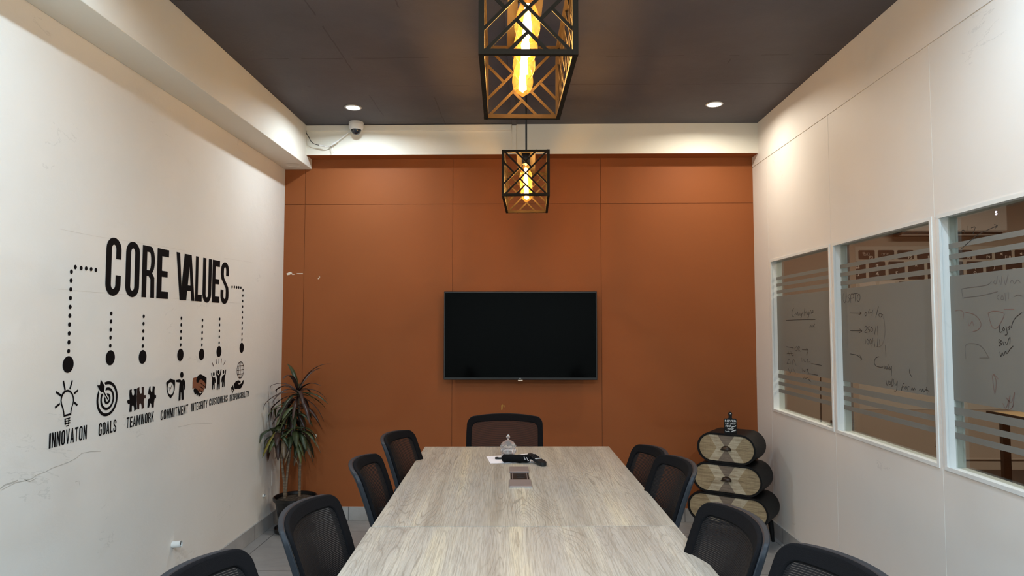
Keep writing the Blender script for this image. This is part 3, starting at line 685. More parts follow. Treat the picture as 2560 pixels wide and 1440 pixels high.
# ------------------------------------------------------------------ wall lettering: condensed bold letters drawn as outlines
def arc(cx, cy, rx, ry, a0, a1, n=8): return [(cx+rx*cos(radians(a0+(a1-a0)*i/n)), cy+ry*sin(radians(a0+(a1-a0)*i/n))) for i in range(n+1)]
def rrect(x0, y0, x1, y1, rx, ry):
    return arc(x1-rx, y1-ry, rx, ry, 0, 90)+arc(x0+rx, y1-ry, rx, ry, 90, 180)+arc(x0+rx, y0+ry, rx, ry, 180, 270)+arc(x1-rx, y0+ry, rx, ry, 270, 360)
S = .355; H_ = .13        # stem width and bar height in a unit cell (the cell is stretched to the letter's width)
def box_(a, b_, c, d): return [(a, b_), (c, b_), (c, d), (a, d)]
G = {
 'I': [[box_(.0, 0, 1, 1)]],
 'L': [[[(0, 0), (1, 0), (1, H_+.02), (S+.04, H_+.02), (S+.04, 1), (0, 1)]]],
 'T': [[[(S+.03, 0), (1-S-.03, 0), (1-S-.03, 1-H_), (1, 1-H_), (1, 1), (0, 1), (0, 1-H_), (S+.03, 1-H_)]]],
 'E': [[[(0, 0), (1, 0), (1, H_+.015), (S+.06, H_+.015), (S+.06, .44), (.92, .44), (.92, .56), (S+.06, .56), (S+.06, 1-H_-.015), (1, 1-H_-.015), (1, 1), (0, 1)]]],
 'N': [[[(0, 0), (.32, 0), (.32, .58), (.66, 0), (1, 0), (1, 1), (.68, 1), (.68, .42), (.34, 1), (0, 1)]]],
 'M': [[[(0, 0), (.21, 0), (.21, .62), (.42, 0), (.58, 0), (.79, .62), (.79, 0), (1, 0), (1, 1), (.74, 1), (.5, .38), (.26, 1), (0, 1)]]],
 'V': [[[(.36, 0), (.64, 0), (1, 1), (.70, 1), (.5, .28), (.30, 1), (0, 1)]]],
 'A': [[[(0, 0), (.28, 0), (.345, .21), (.655, .21), (.72, 0), (1, 0), (.66, 1), (.34, 1)], [(.385, .33), (.5, .74), (.615, .33)]]],
 'W': [[[(.18, 0), (.38, 0), (.5, .60), (.62, 0), (.82, 0), (1, 1), (.81, 1), (.72, .34), (.60, 1), (.40, 1), (.28, .34), (.19, 1), (0, 1)]]],
 'O': [[rrect(0, 0, 1, 1, .5, .20), rrect(S, .12, 1-S, .88, .145, .08)[::-1]]],
 'U': [[[(0, 1)]+arc(.5, .2, .5, .2, 180, 360, 12)+[(1, 1), (1-S, 1)]+arc(.5, .2, .145, .08, 360, 180, 12)+[(S, 1)]]],
 'C': [[arc(.5, .8, .5, .2, 0, 180, 12)+arc(.5, .2, .5, .2, 180, 360, 12)+[(1, .36), (1-S, .36)]+arc(.5, .2, .145, .08, 360, 180, 12)+arc(.5, .8, .145, .08, 180, 0, 12)+[(1-S, .64), (1, .64)]]],
 'G': [[arc(.5, .8, .5, .2, 0, 180, 12)+arc(.5, .2, .5, .2, 180, 330, 10)+[(1-.06, 0), (1, 0), (1, .50), (.52, .50), (.52, .39), (1-S, .39)]+arc(.5, .2, .145, .08, 360, 180, 12)+arc(.5, .8, .145, .08, 180, 0, 12)+[(1-S, .66), (1, .66)]]],
 'R': [[[(0, 0), (S, 0), (S, .42), (.50, .42), (.66, .36), (.68, 0), (1, 0), (.97, .40), (.78, .48)]+arc(.62, .72, .36, .28, -50, 90, 10)[1:]+[(0, 1)], [(S, .53), (S, .885), (.56, .885)]+arc(.56, .71, .12, .17, 80, -80, 6)+[(.56, .53)]]],
 'P': [[[(0, 0), (S, 0), (S, .38), (.60, .38)]+arc(.60, .69, .40, .31, -80, 90, 12)+[(0, 1)], [(S, .50), (S, .885), (.56, .885)]+arc(.56, .69, .13, .18, 80, -80, 6)+[(.56, .50)]]],
 'B': [[[(0, 0), (.58, 0)]+arc(.60, .26, .40, .26, -80, 70, 10)+[(.80, .53)]+arc(.58, .76, .38, .24, -60, 90, 8)+[(0, 1)], [(S, .115), (S, .45), (.56, .45)]+arc(.56, .28, .13, .16, 80, -80, 5)+[(.56, .115)], [(S, .575), (S, .885), (.54, .885)]+arc(.54, .73, .12, .15, 80, -80, 5)+[(.54, .575)]]],
 'Y': [[[(.35, 0), (.65, 0), (.65, .42), (1, 1), (.69, 1), (.5, .60), (.31, 1), (0, 1), (.35, .42)]]],
 'K': [[[(0, 0), (S, 0), (S, .34), (.42, .47), (.70, 0), (1, 0), (.62, .60), (.97, 1), (.66, 1), (S, .56), (S, 1), (0, 1)]]],
 'S': None}
_so = arc(.5, .79, .5, .21, -8, 180, 12)
_s = arc(.5, .79, .5, .21, 0, 180, 12)+[(0, .70)]+[(.06, .60), (.62, .38), (1-S, .30), (1-S, .22)]+arc(.5, .20, .145, .08, 0, -180, 10)+[(S, .33), (0, .33)]+arc(.5, .20, .5, .20, 180, 360, 12)+[(1, .28), (.95, .40), (.40, .62), (S, .70), (S, .78)]+arc(.5, .80, .145, .08, 180, 0, 10)+[(1-S, .68), (1, .68)]
G['S'] = [[_s]]
XV = XL+.0012
def wallp(u, v): return (XV, u, v)
def letter(m, ch, y0, y1, z0, z1):
    for loops in G[ch]:
        m.poly([[(y0+u*(y1-y0), z0+v*(z1-z0)) for u, v in l] for l in loops], wallp)
title = thing('wall_lettering', 'big black CORE VALUES title sticker on the left wall', 'lettering', (0, 0, 0))
for ch, a, b_ in (('C', 2.964, 3.077), ('O', 3.113, 3.227), ('R', 3.249, 3.362), ('E', 3.382, 3.493), ('V', 3.568, 3.692), ('A', 3.648, 3.776), ('L', 3.782, 3.862), ('U', 3.869, 3.977), ('E', 3.988, 4.084), ('S', 4.100, 4.212)):
    m = MB(); letter(m, ch, a, b_, 1.588 if ch not in 'COUS' else 1.584, 1.841 if ch not in 'CO' else 1.846); m.build('letter', 'vinyl', title, recalc=False)
WDT = {'I': .46, 'M': 1.25, 'W': 1.35, 'L': .85, 'E': .88, 'T': .95}
caps = [('INNOVATON', 2.642, 2.871, .974, 1.033, 'black INNOVATON caption under the light bulb sticker'),
        ('GOALS', 2.951, 3.079, .973, 1.028, 'black GOALS caption under the target sticker'),
        ('TEAMWORK', 3.158, 3.391, .975, 1.025, 'black TEAMWORK caption under the puzzle sticker'),
        ('COMMITMENT', 3.455, 3.736, .972, 1.021, 'black COMMITMENT caption under the shield sticker'),
        ('INTEGRITY', 3.768, 3.963, .976, 1.021, 'black INTEGRITY caption under the handshake sticker'),
        ('CUSTOMERS', 3.986, 4.233, .982, 1.023, 'black CUSTOMERS caption under the cheering figures'),
        ('RESPONSIBILITY', 4.264, 4.561, .979, 1.018, 'black RESPONSIBILITY caption under the hand and globe')]
for s, a, b_, z0, z1, lab in caps:
    tot = sum(WDT.get(c, 1.0) for c in s)+.22*(len(s)-1); k = (b_-a)/tot; y = a
    m = MB()
    for c in s:
        wd = WDT.get(c, 1.0); letter(m, c, y, y+wd*k, z0, z1); y += (wd+.22)*k
    tag(m.build('caption_lettering', 'vinyl', recalc=False), lab, 'lettering', 'value captions on the left wall')
# dotted droppers
def disc(m, y, z, r, n=24): m.poly([[(y+r*cos(2*pi*k/n), z+r*sin(2*pi*k/n)) for k in range(n)]], wallp)
col = lambda y, z0, n, st: [(y, z0-st*i) for i in range(n)]
drops = [([(2.895, 1.690), (2.863, 1.691), (2.830, 1.691), (2.798, 1.690), (2.761, 1.691)]+col(2.7375, 1.670, 10, .0358), (2.738, 1.294), 'light bulb'),
         (col(3.0145, 1.505, 5, .0358), (3.018, 1.308), 'target'), (col(3.2745, 1.496, 5, .0358), (3.2755, 1.300), 'puzzle'),
         (col(3.637, 1.491, 5, .0358), (3.637, 1.2945), 'shield'), (col(3.878, 1.482, 5, .0352), (3.877, 1.287), 'handshake'),
         (col(4.0975, 1.491, 5, .0358), (4.098, 1.295), 'cheering figures'),
         ([(4.262, 1.695), (4.296, 1.696), (4.330, 1.696), (4.361, 1.697), (4.394, 1.697)]+col(4.428, 1.683, 10, .0358), (4.427, 1.307), 'globe')]
for dots, (by, bz), nm in drops:
    t = thing('dotted_line', 'black dotted line sticker ending in a big dot above the %s' % nm, 'wall sticker', (0, 0, 0), 0, 'dotted droppers on the left wall')
    for (y, z) in dots: m = MB(); disc(m, y, z, .0092, 16); m.build('dot', 'vinyl', t, recalc=False)
    m = MB(); disc(m, by, bz, .0335, 32); m.build('big_dot', 'vinyl', t, recalc=False)
# icons, outlines measured on the wall plane
cA = (110, 880, 5.7586); cB = (390, 880, 8.0)
def W(c, pts): return [on_x(c[0]+a/c[2], c[1]+b_/c[2], XL) for a, b_ in pts]
def ell(cx, cy, rx, ry, n=28): return [(cx+rx*cos(2*pi*k/n), cy+ry*sin(2*pi*k/n)) for k in range(n)]
def sticker(m, loops): m.poly(loops, wallp)
def stk(name, mt, parent, fn):
    m = MB(); fn(m); return m.build(name, mt, parent, recalc=False)
GI = 'value icons on the left wall'
t = thing('bulb_icon', 'black light bulb icon sticker above INNOVATON', 'wall sticker', group=GI)
o1 = [(278,935),(274,880),(262,820),(240,760),(233,700),(240,635),(264,582),(300,551),(340,541),(380,556),(410,595),(427,650),(430,700),(420,750),(403,800),(393,850),(389,905)]
i1 = [(375,880),(378,845),(388,800),(405,750),(414,700),(410,655),(394,612),(370,583),(340,571),(306,580),(279,608),(259,650),(251,700),(258,750),(277,805),(288,860),(292,905)]
stk('bulb_outline', 'vinyl', t, lambda m: sticker(m, [W(cA, o1), W(cA, i1)]))
for a, b_ in (((275,415),(300,548)),((405,408),(368,535)),((170,575),(242,628)),((488,548),(428,600)),((155,800),(225,742)),((478,765),(430,725))):
    stk('ray', 'vinyl', t, lambda m: m.ribbon(W(cA, [a, b_]), .0085, wallp))
def screw(m):
    for a, b_ in (((290,968),(374,946)),((290,1002),(375,982)),((290,1036),(374,1016)),((312,1068),(352,1058))): m.ribbon(W(cA, [a, b_]), .0042, wallp)
    m.ribbon(W(cA, [(300,965),(305,1050)]), .007, wallp); m.ribbon(W(cA, [(356,950),(350,1045)]), .007, wallp)
stk('screw_base', 'vinyl', t, screw)
t = thing('target_icon', 'black ringed target icon sticker with an arrow above GOALS', 'wall sticker', group=GI)
cy, cz = W(cA, [(908, 672)])[0]
for r0, r1 in ((.0765, .0635), (.0500, .0385), (.0235, .0125)):
    def ring(m):
        m.poly([[(cy+r0*cos(2*pi*k/48), cz+r0*sin(2*pi*k/48)) for k in range(48)], [(cy+r1*cos(2*pi*k/48), cz+r1*sin(2*pi*k/48)) for k in range(48)][::-1]], wallp)
    stk('ring', 'vinyl', t, ring)
def gap(m):
    m.add([(XV+.0004, a, b_) for a, b_ in W(cA, [(770,400),(860,440),(890,490),(878,560),(930,680),(905,712),(845,600),(790,600)])], [(0, 1, 2, 3, 4, 5, 6, 7)])
stk('pale_gap', 'wall_left', t, gap)
def arrow(m):
    m.poly([W(cA, [(812,395),(868,488),(862,560),(822,585),(812,580),(757,480),(798,478)])], lambda u, v: (XV+.0007, u, v))
    m.ribbon(W(cA, [(848,565),(912,680)]), .0075, lambda u, v: (XV+.0007, u, v))
stk('arrow', 'vinyl', t, arrow)
t = thing('puzzle_icon', 'three joined puzzle piece icon sticker above TEAMWORK', 'wall sticker', group=GI)
P1 = [(1228,545),(1262,535),(1258,570),(1268,620),(1282,628),(1295,610),(1298,570),(1288,535),(1335,530),(1330,600),(1322,640),(1328,690),(1325,740),(1335,820),(1295,850),(1292,790),(1278,760),(1262,780),(1260,860),(1222,862),(1228,800),(1232,745),(1210,748),(1192,720),(1198,695),(1215,685),(1230,690),(1225,620)]
P2 = [(1339,520),(1372,505),(1372,560),(1385,600),(1402,595),(1408,560),(1402,505),(1438,502),(1432,560),(1435,620),(1462,620),(1462,665),(1440,670),(1432,720),(1440,800),(1405,820),(1400,760),(1385,735),(1370,755),(1368,825),(1340,822),(1332,740),(1330,690),(1326,640),(1334,600)]
P3 = [(1515,498),(1530,492),(1530,540),(1540,580),(1555,570),(1562,490),(1595,498),(1588,560),(1590,615),(1612,622),(1610,665),(1590,672),(1580,740),(1578,795),(1545,800),(1542,745),(1525,735),(1510,800),(1485,798),(1492,680),(1520,665),(1522,620),(1495,605),(1502,550)]
for P, mt in ((P1, 'vinyl'), (P2, 'vinyl_red'), (P3, 'vinyl')): stk('puzzle_piece', mt, t, lambda m: sticker(m, [W(cA, P)]))
t = thing('shield_icon', 'black shield and standing figure icon sticker above COMMITMENT', 'wall sticker', group=GI)
stk('shield', 'vinyl', t, lambda m: (sticker(m, [W(cB, [(200,605),(240,575),(290,528),(340,555),(378,560),(378,650),(370,760),(340,860),(288,930),(240,870),(210,760)]), W(cB, ell(290, 730, 62, 125))[::-1]]),
    m.ribbon(W(cB, [(260,700),(268,785),(322,640)]), .0045, wallp)))
stk('figure', 'vinyl', t, lambda m: (sticker(m, [W(cB, ell(512, 455, 33, 63))]), sticker(m, [W(cB, [(398,560),(478,545),(492,562),(512,572),(540,535),(565,560),(580,610),(585,700),(578,755),(560,755),(555,690),(545,660),(548,760),(550,950),(505,960),(500,810),(490,810),(485,965),(445,978),(455,780),(468,610),(400,600)])])))
t = thing('handshake_icon', 'brown and black handshake icon sticker above INTEGRITY', 'wall sticker', group=GI)
stk('brown_hand', 'vinyl_tan', t, lambda m: sticker(m, [W(cB, [(740,520),(820,495),(870,470),(960,540),(990,600),(985,700),(930,800),(860,800),(800,760),(760,720),(725,740),(728,600)])]))
f2 = lambda u, v: (XV+.0004, u, v)
def bh(m):
    m.poly([W(cB, [(820,500),(850,455),(895,445),(960,480),(1008,515),(1005,620),(995,720),(975,735),(985,640),(960,590),(900,545),(865,560),(840,615),(805,610),(800,560)])], f2)
    m.poly([W(cB, [(770,710),(800,740),(830,760),(850,800),(880,830),(905,815),(940,790),(975,735),(940,800),(905,850),(855,900),(835,850),(815,880),(800,830),(780,850),(755,800),(745,760)])], f2)
    for a, b_ in (((888,622),(978,700)),((872,690),(955,748)),((862,755),(918,800))): m.ribbon(W(cB, [a, b_]), .0042, f2)
stk('dark_hand', 'vinyl', t, bh)
t = thing('cheering_icon', 'three cheering figures icon sticker above CUSTOMERS', 'wall sticker', group=GI)
for a, b_ in (((1118,210),(1152,290)),((1200,145),(1208,245)),((1255,130),(1252,232)),((1310,130),(1298,232)),((1383,178),(1350,255))): stk('ray', 'vinyl_brown', t, lambda m: m.ribbon(W(cB, [a, b_]), .0052, wallp))
F1 = [(1098,410),(1115,430),(1125,490),(1150,515),(1175,495),(1190,560),(1192,615),(1178,618),(1170,580),(1168,745),(1148,748),(1145,655),(1138,655),(1133,750),(1113,755),(1118,540),(1108,490)]
F2_ = [(1192,365),(1205,365),(1215,430),(1245,465),(1275,430),(1292,340),(1305,345),(1300,420),(1278,500),(1272,745),(1245,750),(1243,645),(1238,645),(1232,755),(1210,755),(1218,520),(1200,450)]
F3 = [(1310,520),(1325,480),(1345,460),(1365,450),(1388,350),(1400,350),(1392,430),(1372,520),(1367,690),(1350,694),(1347,600),(1342,600),(1337,700),(1316,702),(1322,560),(1312,610),(1302,600)]
for P, h in ((F1, (1152,440,18,40)), (F2_, (1247,400,20,38)), (F3, (1347,398,16,38))):
    stk('figure', 'vinyl', t, lambda m: (sticker(m, [W(cB, P)]), sticker(m, [W(cB, ell(*h, 20))])))
t = thing('globe_icon', 'open hand under a wire globe icon sticker above RESPONSIBILITY', 'wall sticker', group=GI)
(gy0, _), (gy1, _) = W(cB, [(1617, 357), (1752, 357)]); (_, gz1), (_, gz0) = W(cB, [(1685, 195), (1685, 522)])
gy, gz, ry_, rz_ = (gy0+gy1)/2, (gz0+gz1)/2, (gy1-gy0)/2, (gz1-gz0)/2
def globe(m):
    E = lambda a, b_: [(gy+a*cos(2*pi*k/32), gz+b_*sin(2*pi*k/32)) for k in range(32)]
    m.ribbon(E(ry_, rz_), .0055, wallp, True); m.ribbon(E(ry_*.52, rz_), .0035, wallp, True); m.ribbon([(gy, gz-rz_), (gy, gz+rz_)], .0035, wallp)
    for q in (-.5, 0, .5): c = math.sqrt(1-q*q); m.ribbon([(gy-ry_*c, gz+q*rz_), (gy+ry_*c, gz+q*rz_)], .0045, wallp)
stk('globe', 'vinyl_red', t, globe)
stk('open_hand', 'vinyl', t, lambda m: (sticker(m, [W(cB, [(1548,655),(1590,590),(1640,565),(1690,580),(1688,618),(1640,632),(1642,645),(1670,648),(1710,620),(1735,565),(1752,566),(1745,630),(1710,705),(1680,735),(1620,735),(1572,748)])]),
    sticker(m, [W(cB, [(1535,660),(1562,755),(1525,830),(1498,715)]), W(cB, ell(1532, 770, 9, 18, 12))[::-1]])))

# ------------------------------------------------------------------ conference table
def make_table(name, label, yaw, cx, y0, y1, half=.534):
    t = thing(name, label, 'table', (cx, (y0+y1)/2, 0), yaw, 'conference table halves'); L = (y1-y0)/2
    B(-half, half, -L+.0008, L-.0008, .722, .75).build('table_top', 'oak', t, bevel=.0012)
    m = MB()
    for s_ in (-1, 1):
        m.box(s_*.44-.02, s_*.44+.02, -L+.10, L-.10, .672, .7215); m.box(-.42, .42, s_*(L-.11)-.02, s_*(L-.11)+.02, .672, .7215)
    m.build('under_frame', 'black_metal', t)
    for sx in (-1, 1):
        for sy in (-1, 1): B(sx*.44-.025, sx*.44+.025, sy*(L-.075)-.025, sy*(L-.075)+.025, 0, .7215).build('leg', 'black_metal', t)
    return t
t1 = make_table('conference_table', 'far half of the washed oak conference table, with the cable box', .0290, -.0285, 2.432, 4.012)
t2 = make_table('conference_table', 'near half of the washed oak conference table, nearest the camera', .0290, .0155, .840, 2.4285, .536)

# on the table
ZT = .7505
tag(MB().prism([(-.212, 3.700), (-.181, 3.515), (.072, 3.545), (.044, 3.795)], lambda u, v, d: (u, v, ZT+d), .0006).build('paper_sheet', 'paper'), 'white paper sheet under the glass jar on the table', 'paper')
jar = thing('glass_jar', 'small cut glass jar with a knobbed lid on the table', 'jar', (-.094, 3.672, ZT+.0007))
MB().lathe([(.028, 0), (.032, .003), (.036, .012), (.033, .020), (.040, .030), (.041, .040), (.035, .050), (.041, .060), (.038, .066), (.033, .066), (.033, .05), (.031, .03), (.027, .010), (0, .008)], n=20, flute=.12, nf=1).build('bowl', 'crystal', jar)
MB().lathe([(.034, .0665), (.036, .071), (.028, .081), (.015, .090), (.006, .093), (.005, .098), (.010, .106), (.010, .111), (.005, .119), (0, .122)], n=18, flute=.07, nf=1).build('lid', 'crystal', jar)
cs = thing('umbrella_pouch', 'black fabric pouch lying in front of the glass jar', 'pouch', (-.050, 3.535, ZT+.001), .03)
m = MB(); pts = []; rs = []
for i in range(15):
    u = i/14; pts.append((-.072+.144*u, .005*sin(u*7), .021)); rs.append(.0205*min(1, (.55+1.8*min(u, 1-u)*4))*(1+.05*sin(u*23)))
m.tube(pts, rs, 16); m.build('pouch_body', 'black_fabric', cs, smooth=50)
m = MB(); m.tube([(.040, -.021, .034), (.045, -.024, .018), (.053, -.022, .030), (.060, -.023, .012), (.070, -.020, .018), (.074, -.020, .004)], .0014, 6); m.build('cord', 'paper', cs, smooth=True)
rm = thing('remote_control', 'black remote control leaning by the black pouch on the table', 'remote', (.056, 3.515, ZT+.0012), -1.09)
P = rrect(-.080, -.018, .080, .018, .016, .016)
MB().prism(P, lambda u, v, d: (u, v, d+.012+.010*(-u)/.08*1.0), .016).build('remote_body', 'black_plastic', rm, bevel=.004)
m = MB()
for i in range(3):
    for j in (-1, 1): m.box(-.045+i*.02, -.037+i*.02, j*.009-.004, j*.009+.004, .0315-(-.04+i*.02)*.125, .0345-(-.04+i*.02)*.125)
m.build('buttons', 'grey_plastic', rm)
B(.010, .016, -.017, .017, .026, .0285).build('pale_band', 'white_plastic', rm)
kf = thing('key_fob', 'tiny black key fob on the white paper sheet', 'key fob', (-.138, 3.628, ZT+.0010), .05)
MB().prism(rrect(-.024, -.010, .024, .010, .009, .009), lambda u, v, d: (u, v, d), .009).build('fob_body', 'black_plastic', kf, bevel=.002)
B(-.006, .008, -.004, .004, .009, .0098).build('silver_button', 'white_plastic', kf)
cb = thing('cable_box', 'flip lid cable box sunk in the table top, both lids open', 'cable box', (-.0285, 3.20, ZT-.0005), .029)
B(-.046, .046, .090, .205, .0005, .0085).build('lid', 'socket_box', cb, bevel=.001)
B(-.048, .048, -.205, -.078, .0005, .0085).build('lid', 'socket_box', cb, bevel=.001)
B(-.043, .043, -.078, .090, .0003, .0030).build('well', 'dark_inside', cb)
m = MB()
for s_ in (-1, 1): m.box(s_*.034-.0012, s_*.034+.0012, -.075, .086, .003, .0042)
m.box(-.034, .034, .078, .081, .003, .0042); m.build('inner_rim', 'socket_box', cb)
for (a, b_) in ((-.012, .02), (-.012, -.025)): B(a, a+.034, b_, b_+.03, .003, .0045).build('outlet', 'black_plastic', cb, bevel=.0005)
B(-.050, .050, -.209, -.205, .0003, .0045).build('front_lip', 'chrome', cb)

# ------------------------------------------------------------------ chairs
def back_pt(u, v, off=0.0):
    # u -1..1 across, v 0..1 up; curved in plan, reclined, slightly wider at shoulder height
    z = .455+.455*v
    hw = (.196+.032*sin(pi*min(1, v*1.05)**.9*.62)) 
    top = .016*(1-u*u)*max(0, (v-.5)*2)               # arched top edge
    x = -.200-.24*(z-.455)-.060*(1-u*u)*(.6+.4*v)+.020*sin(pi*v)+off
    return Vector((x, u*hw, z+top))
def make_chair(label):
    t = thing('office_chair', label, 'chair', group='black mesh office chairs round the table')
    # rounded frame loop in (u, v)
    def loop(iu, iv0, iv1, r, rv):
        P = []
        for cx, cy, a0 in ((iu-r, iv1-rv, 0), (-iu+r, iv1-rv, 90), (-iu+r, iv0+rv, 180), (iu-r, iv0+rv, 270)):
            for q in range(7): P.append((cx+r*cos(radians(a0+q*15)), cy+rv*sin(radians(a0+q*15))))
        Q = []
        for i in range(len(P)):
            a, b_ = P[i], P[(i+1) % len(P)]; d = max(abs(a[0]-b_[0]), abs(a[1]-b_[1])); n = max(1, int(d/.12))
            for k in range(n): Q.append((a[0]+(b_[0]-a[0])*k/n, a[1]+(b_[1]-a[1])*k/n))
        return Q
    def ringmesh(o0, i0, x0, x1, mt, nm):
        m = MB(); n = len(o0); vs = []
        for (P, off) in ((o0, x0), (i0, x0), (i0, x1), (o0, x1)): vs += [back_pt(u, v, off) for u, v in P]
        fs = []
        for a, b_ in ((0, 1), (1, 2), (2, 3), (3, 0)):
            for k in range(n): fs.append((a*n+k, a*n+(k+1) % n, b_*n+(k+1) % n, b_*n+k))
        m.add(vs, fs); return m.build(nm, mt, t, smooth=50, bevel=.004)
    # same sampling for outer and inner loops
    def pair(inset, iv):
        A = loop(1.0, 0.0, 1.0, .15, .080); Bq = []
        for (u, v) in A:
            Bq.append((u*(1-inset), .5+(v-.5)*(1-iv*2)))
        return A, Bq
    A, I = pair(.135, .078)
    ringmesh(A, I, .010, -.004, 'black_fabric', 'back_border')
    A2, I2 = pair(.085, .045)
    ringmesh(A2, I2, -.0045, -.024, 'grey_plastic', 'back_shell')
    # woven panel: horizontal strands across the opening
    m = MB(); nr = 80
    for k in range(nr):
        v = .5+(k/(nr-1)-.5)*.855; dv = .0037/.455/2
        e = .878
        yy = abs(v-.5)/.4275
        if yy > .86: e = .878-.10*((yy-.86)/.14)**2
        n = 12; vs = []
        for i in range(n+1):
            u = -e+2*e*i/n
            vs += [back_pt(u, v-dv, .004), back_pt(u, v+dv, .004), back_pt(u, v+dv, .0022), back_pt(u, v-dv, .0022)]
        fs = []
        for i in range(n):
            for j in range(4): fs.append((i*4+j, i*4+(j+1) % 4, i*4+4+(j+1) % 4, i*4+4+j))
        m.add(vs, fs)
    m.build('mesh_panel', 'mesh_fabric', t)
    m = MB(); m.tube([back_pt(0, .32, -.05), back_pt(0, .15, -.045), (-.24, 0, .43), (-.12, 0, .385), (0, 0, .375)], [.022, .026, .028, .028, .03], 12); m.build('back_support', 'black_plastic', t, smooth=50)
    m = MB(); m.tube([back_pt(-.86, .30, -.026), back_pt(-.45, .30, -.030), back_pt(0, .31, -.034), back_pt(.45, .30, -.030), back_pt(.86, .30, -.026)], .013, 10); m.build('lumbar_bar', 'black_plastic', t, smooth=50)
    m = MB(); m.prism(rrect(-.22, -.215, .205, .215, .07, .07), lambda u, v, d: (u, v, .405+d), .062); m.build('seat', 'black_fabric', t, bevel=.02, segs=3)
    B(-.12, .12, -.10, .10, .365, .404).build('tilt_mechanism', 'black_metal', t, bevel=.006)
    for s_ in (-1, 1):
        MB().bar(back_pt(s_*.97, .42, -.022), back_pt(s_*.97, .56, -.022), .030, .016, (1, 0, 0)).build('side_bracket', 'grey_plastic', t, bevel=.004)
    MB().tube([(0, 0, .10), (0, 0, .22), (0, 0, .225), (0, 0, .37)], [.026, .026, .015, .015], 14).build('gas_lift', 'black_metal', t, smooth=40)
    for k in range(5):
        a = 2*pi*k/5+.3; c_, s_ = cos(a), sin(a)
        lg = MB().tube([(0, 0, .105), (.12*c_, .12*s_, .095), (.205*c_, .205*s_, .072)], [.024, .018, .013], 8).build('base_arm', 'black_plastic', t, smooth=50)
        q = Vector((.205*c_, .205*s_, .027)); ax = Vector((-s_, c_, 0))
        m = MB(); m.tube([q-ax*.022, q-ax*.004], .0265, 16); m.tube([q+ax*.004, q+ax*.022], .0265, 16); m.tube([q+Vector((0, 0, .01)), q+Vector((0, 0, .045))], .007, 8)
        m.build('caster', 'black_plastic', lg, smooth=40)
    return t
TOPX = -.305
CH_ = [(-.618, 3.41, -.09, -.010, 'at the far left corner of the table'),
       (-.642, 2.86, .06, -.020, 'second from the orange wall in the left row'),
       (-.638, 2.09, .00, -.012, 'third from the orange wall in the left row, before the plant'),
       (-.685, 1.47, .00, .009, 'at the bottom edge of the photo in the left row'),
       (.562, 3.235, pi+.09, -.040, 'at the far right corner of the table'),
       (.572, 2.74, pi+.05, .002, 'just left of the drawer chest'),
       (.560, 1.95, pi+.05, .004, 'covering the lower right of the drawer chest'),
       (.640, 1.46, pi+.12, .034, 'at the bottom edge of the photo in the right row'),
       (-.126, 4.13, -pi/2-.01, .0, 'at the head of the table below the television')]
proto = make_chair('')
for i, (x, y, a, dz, lab) in enumerate(CH_):
    c = proto if i == 0 else copy_tree(proto)
    c.location = (x-TOPX*cos(a), y-TOPX*sin(a), 0); c.rotation_euler = (0, 0, a)
    c['label'] = 'black mesh office chair ' + lab
    if dz:
        for ch in c.children:
            if ch.name.split('.')[0] not in ('base_arm', 'gas_lift'): ch.location.z += dz

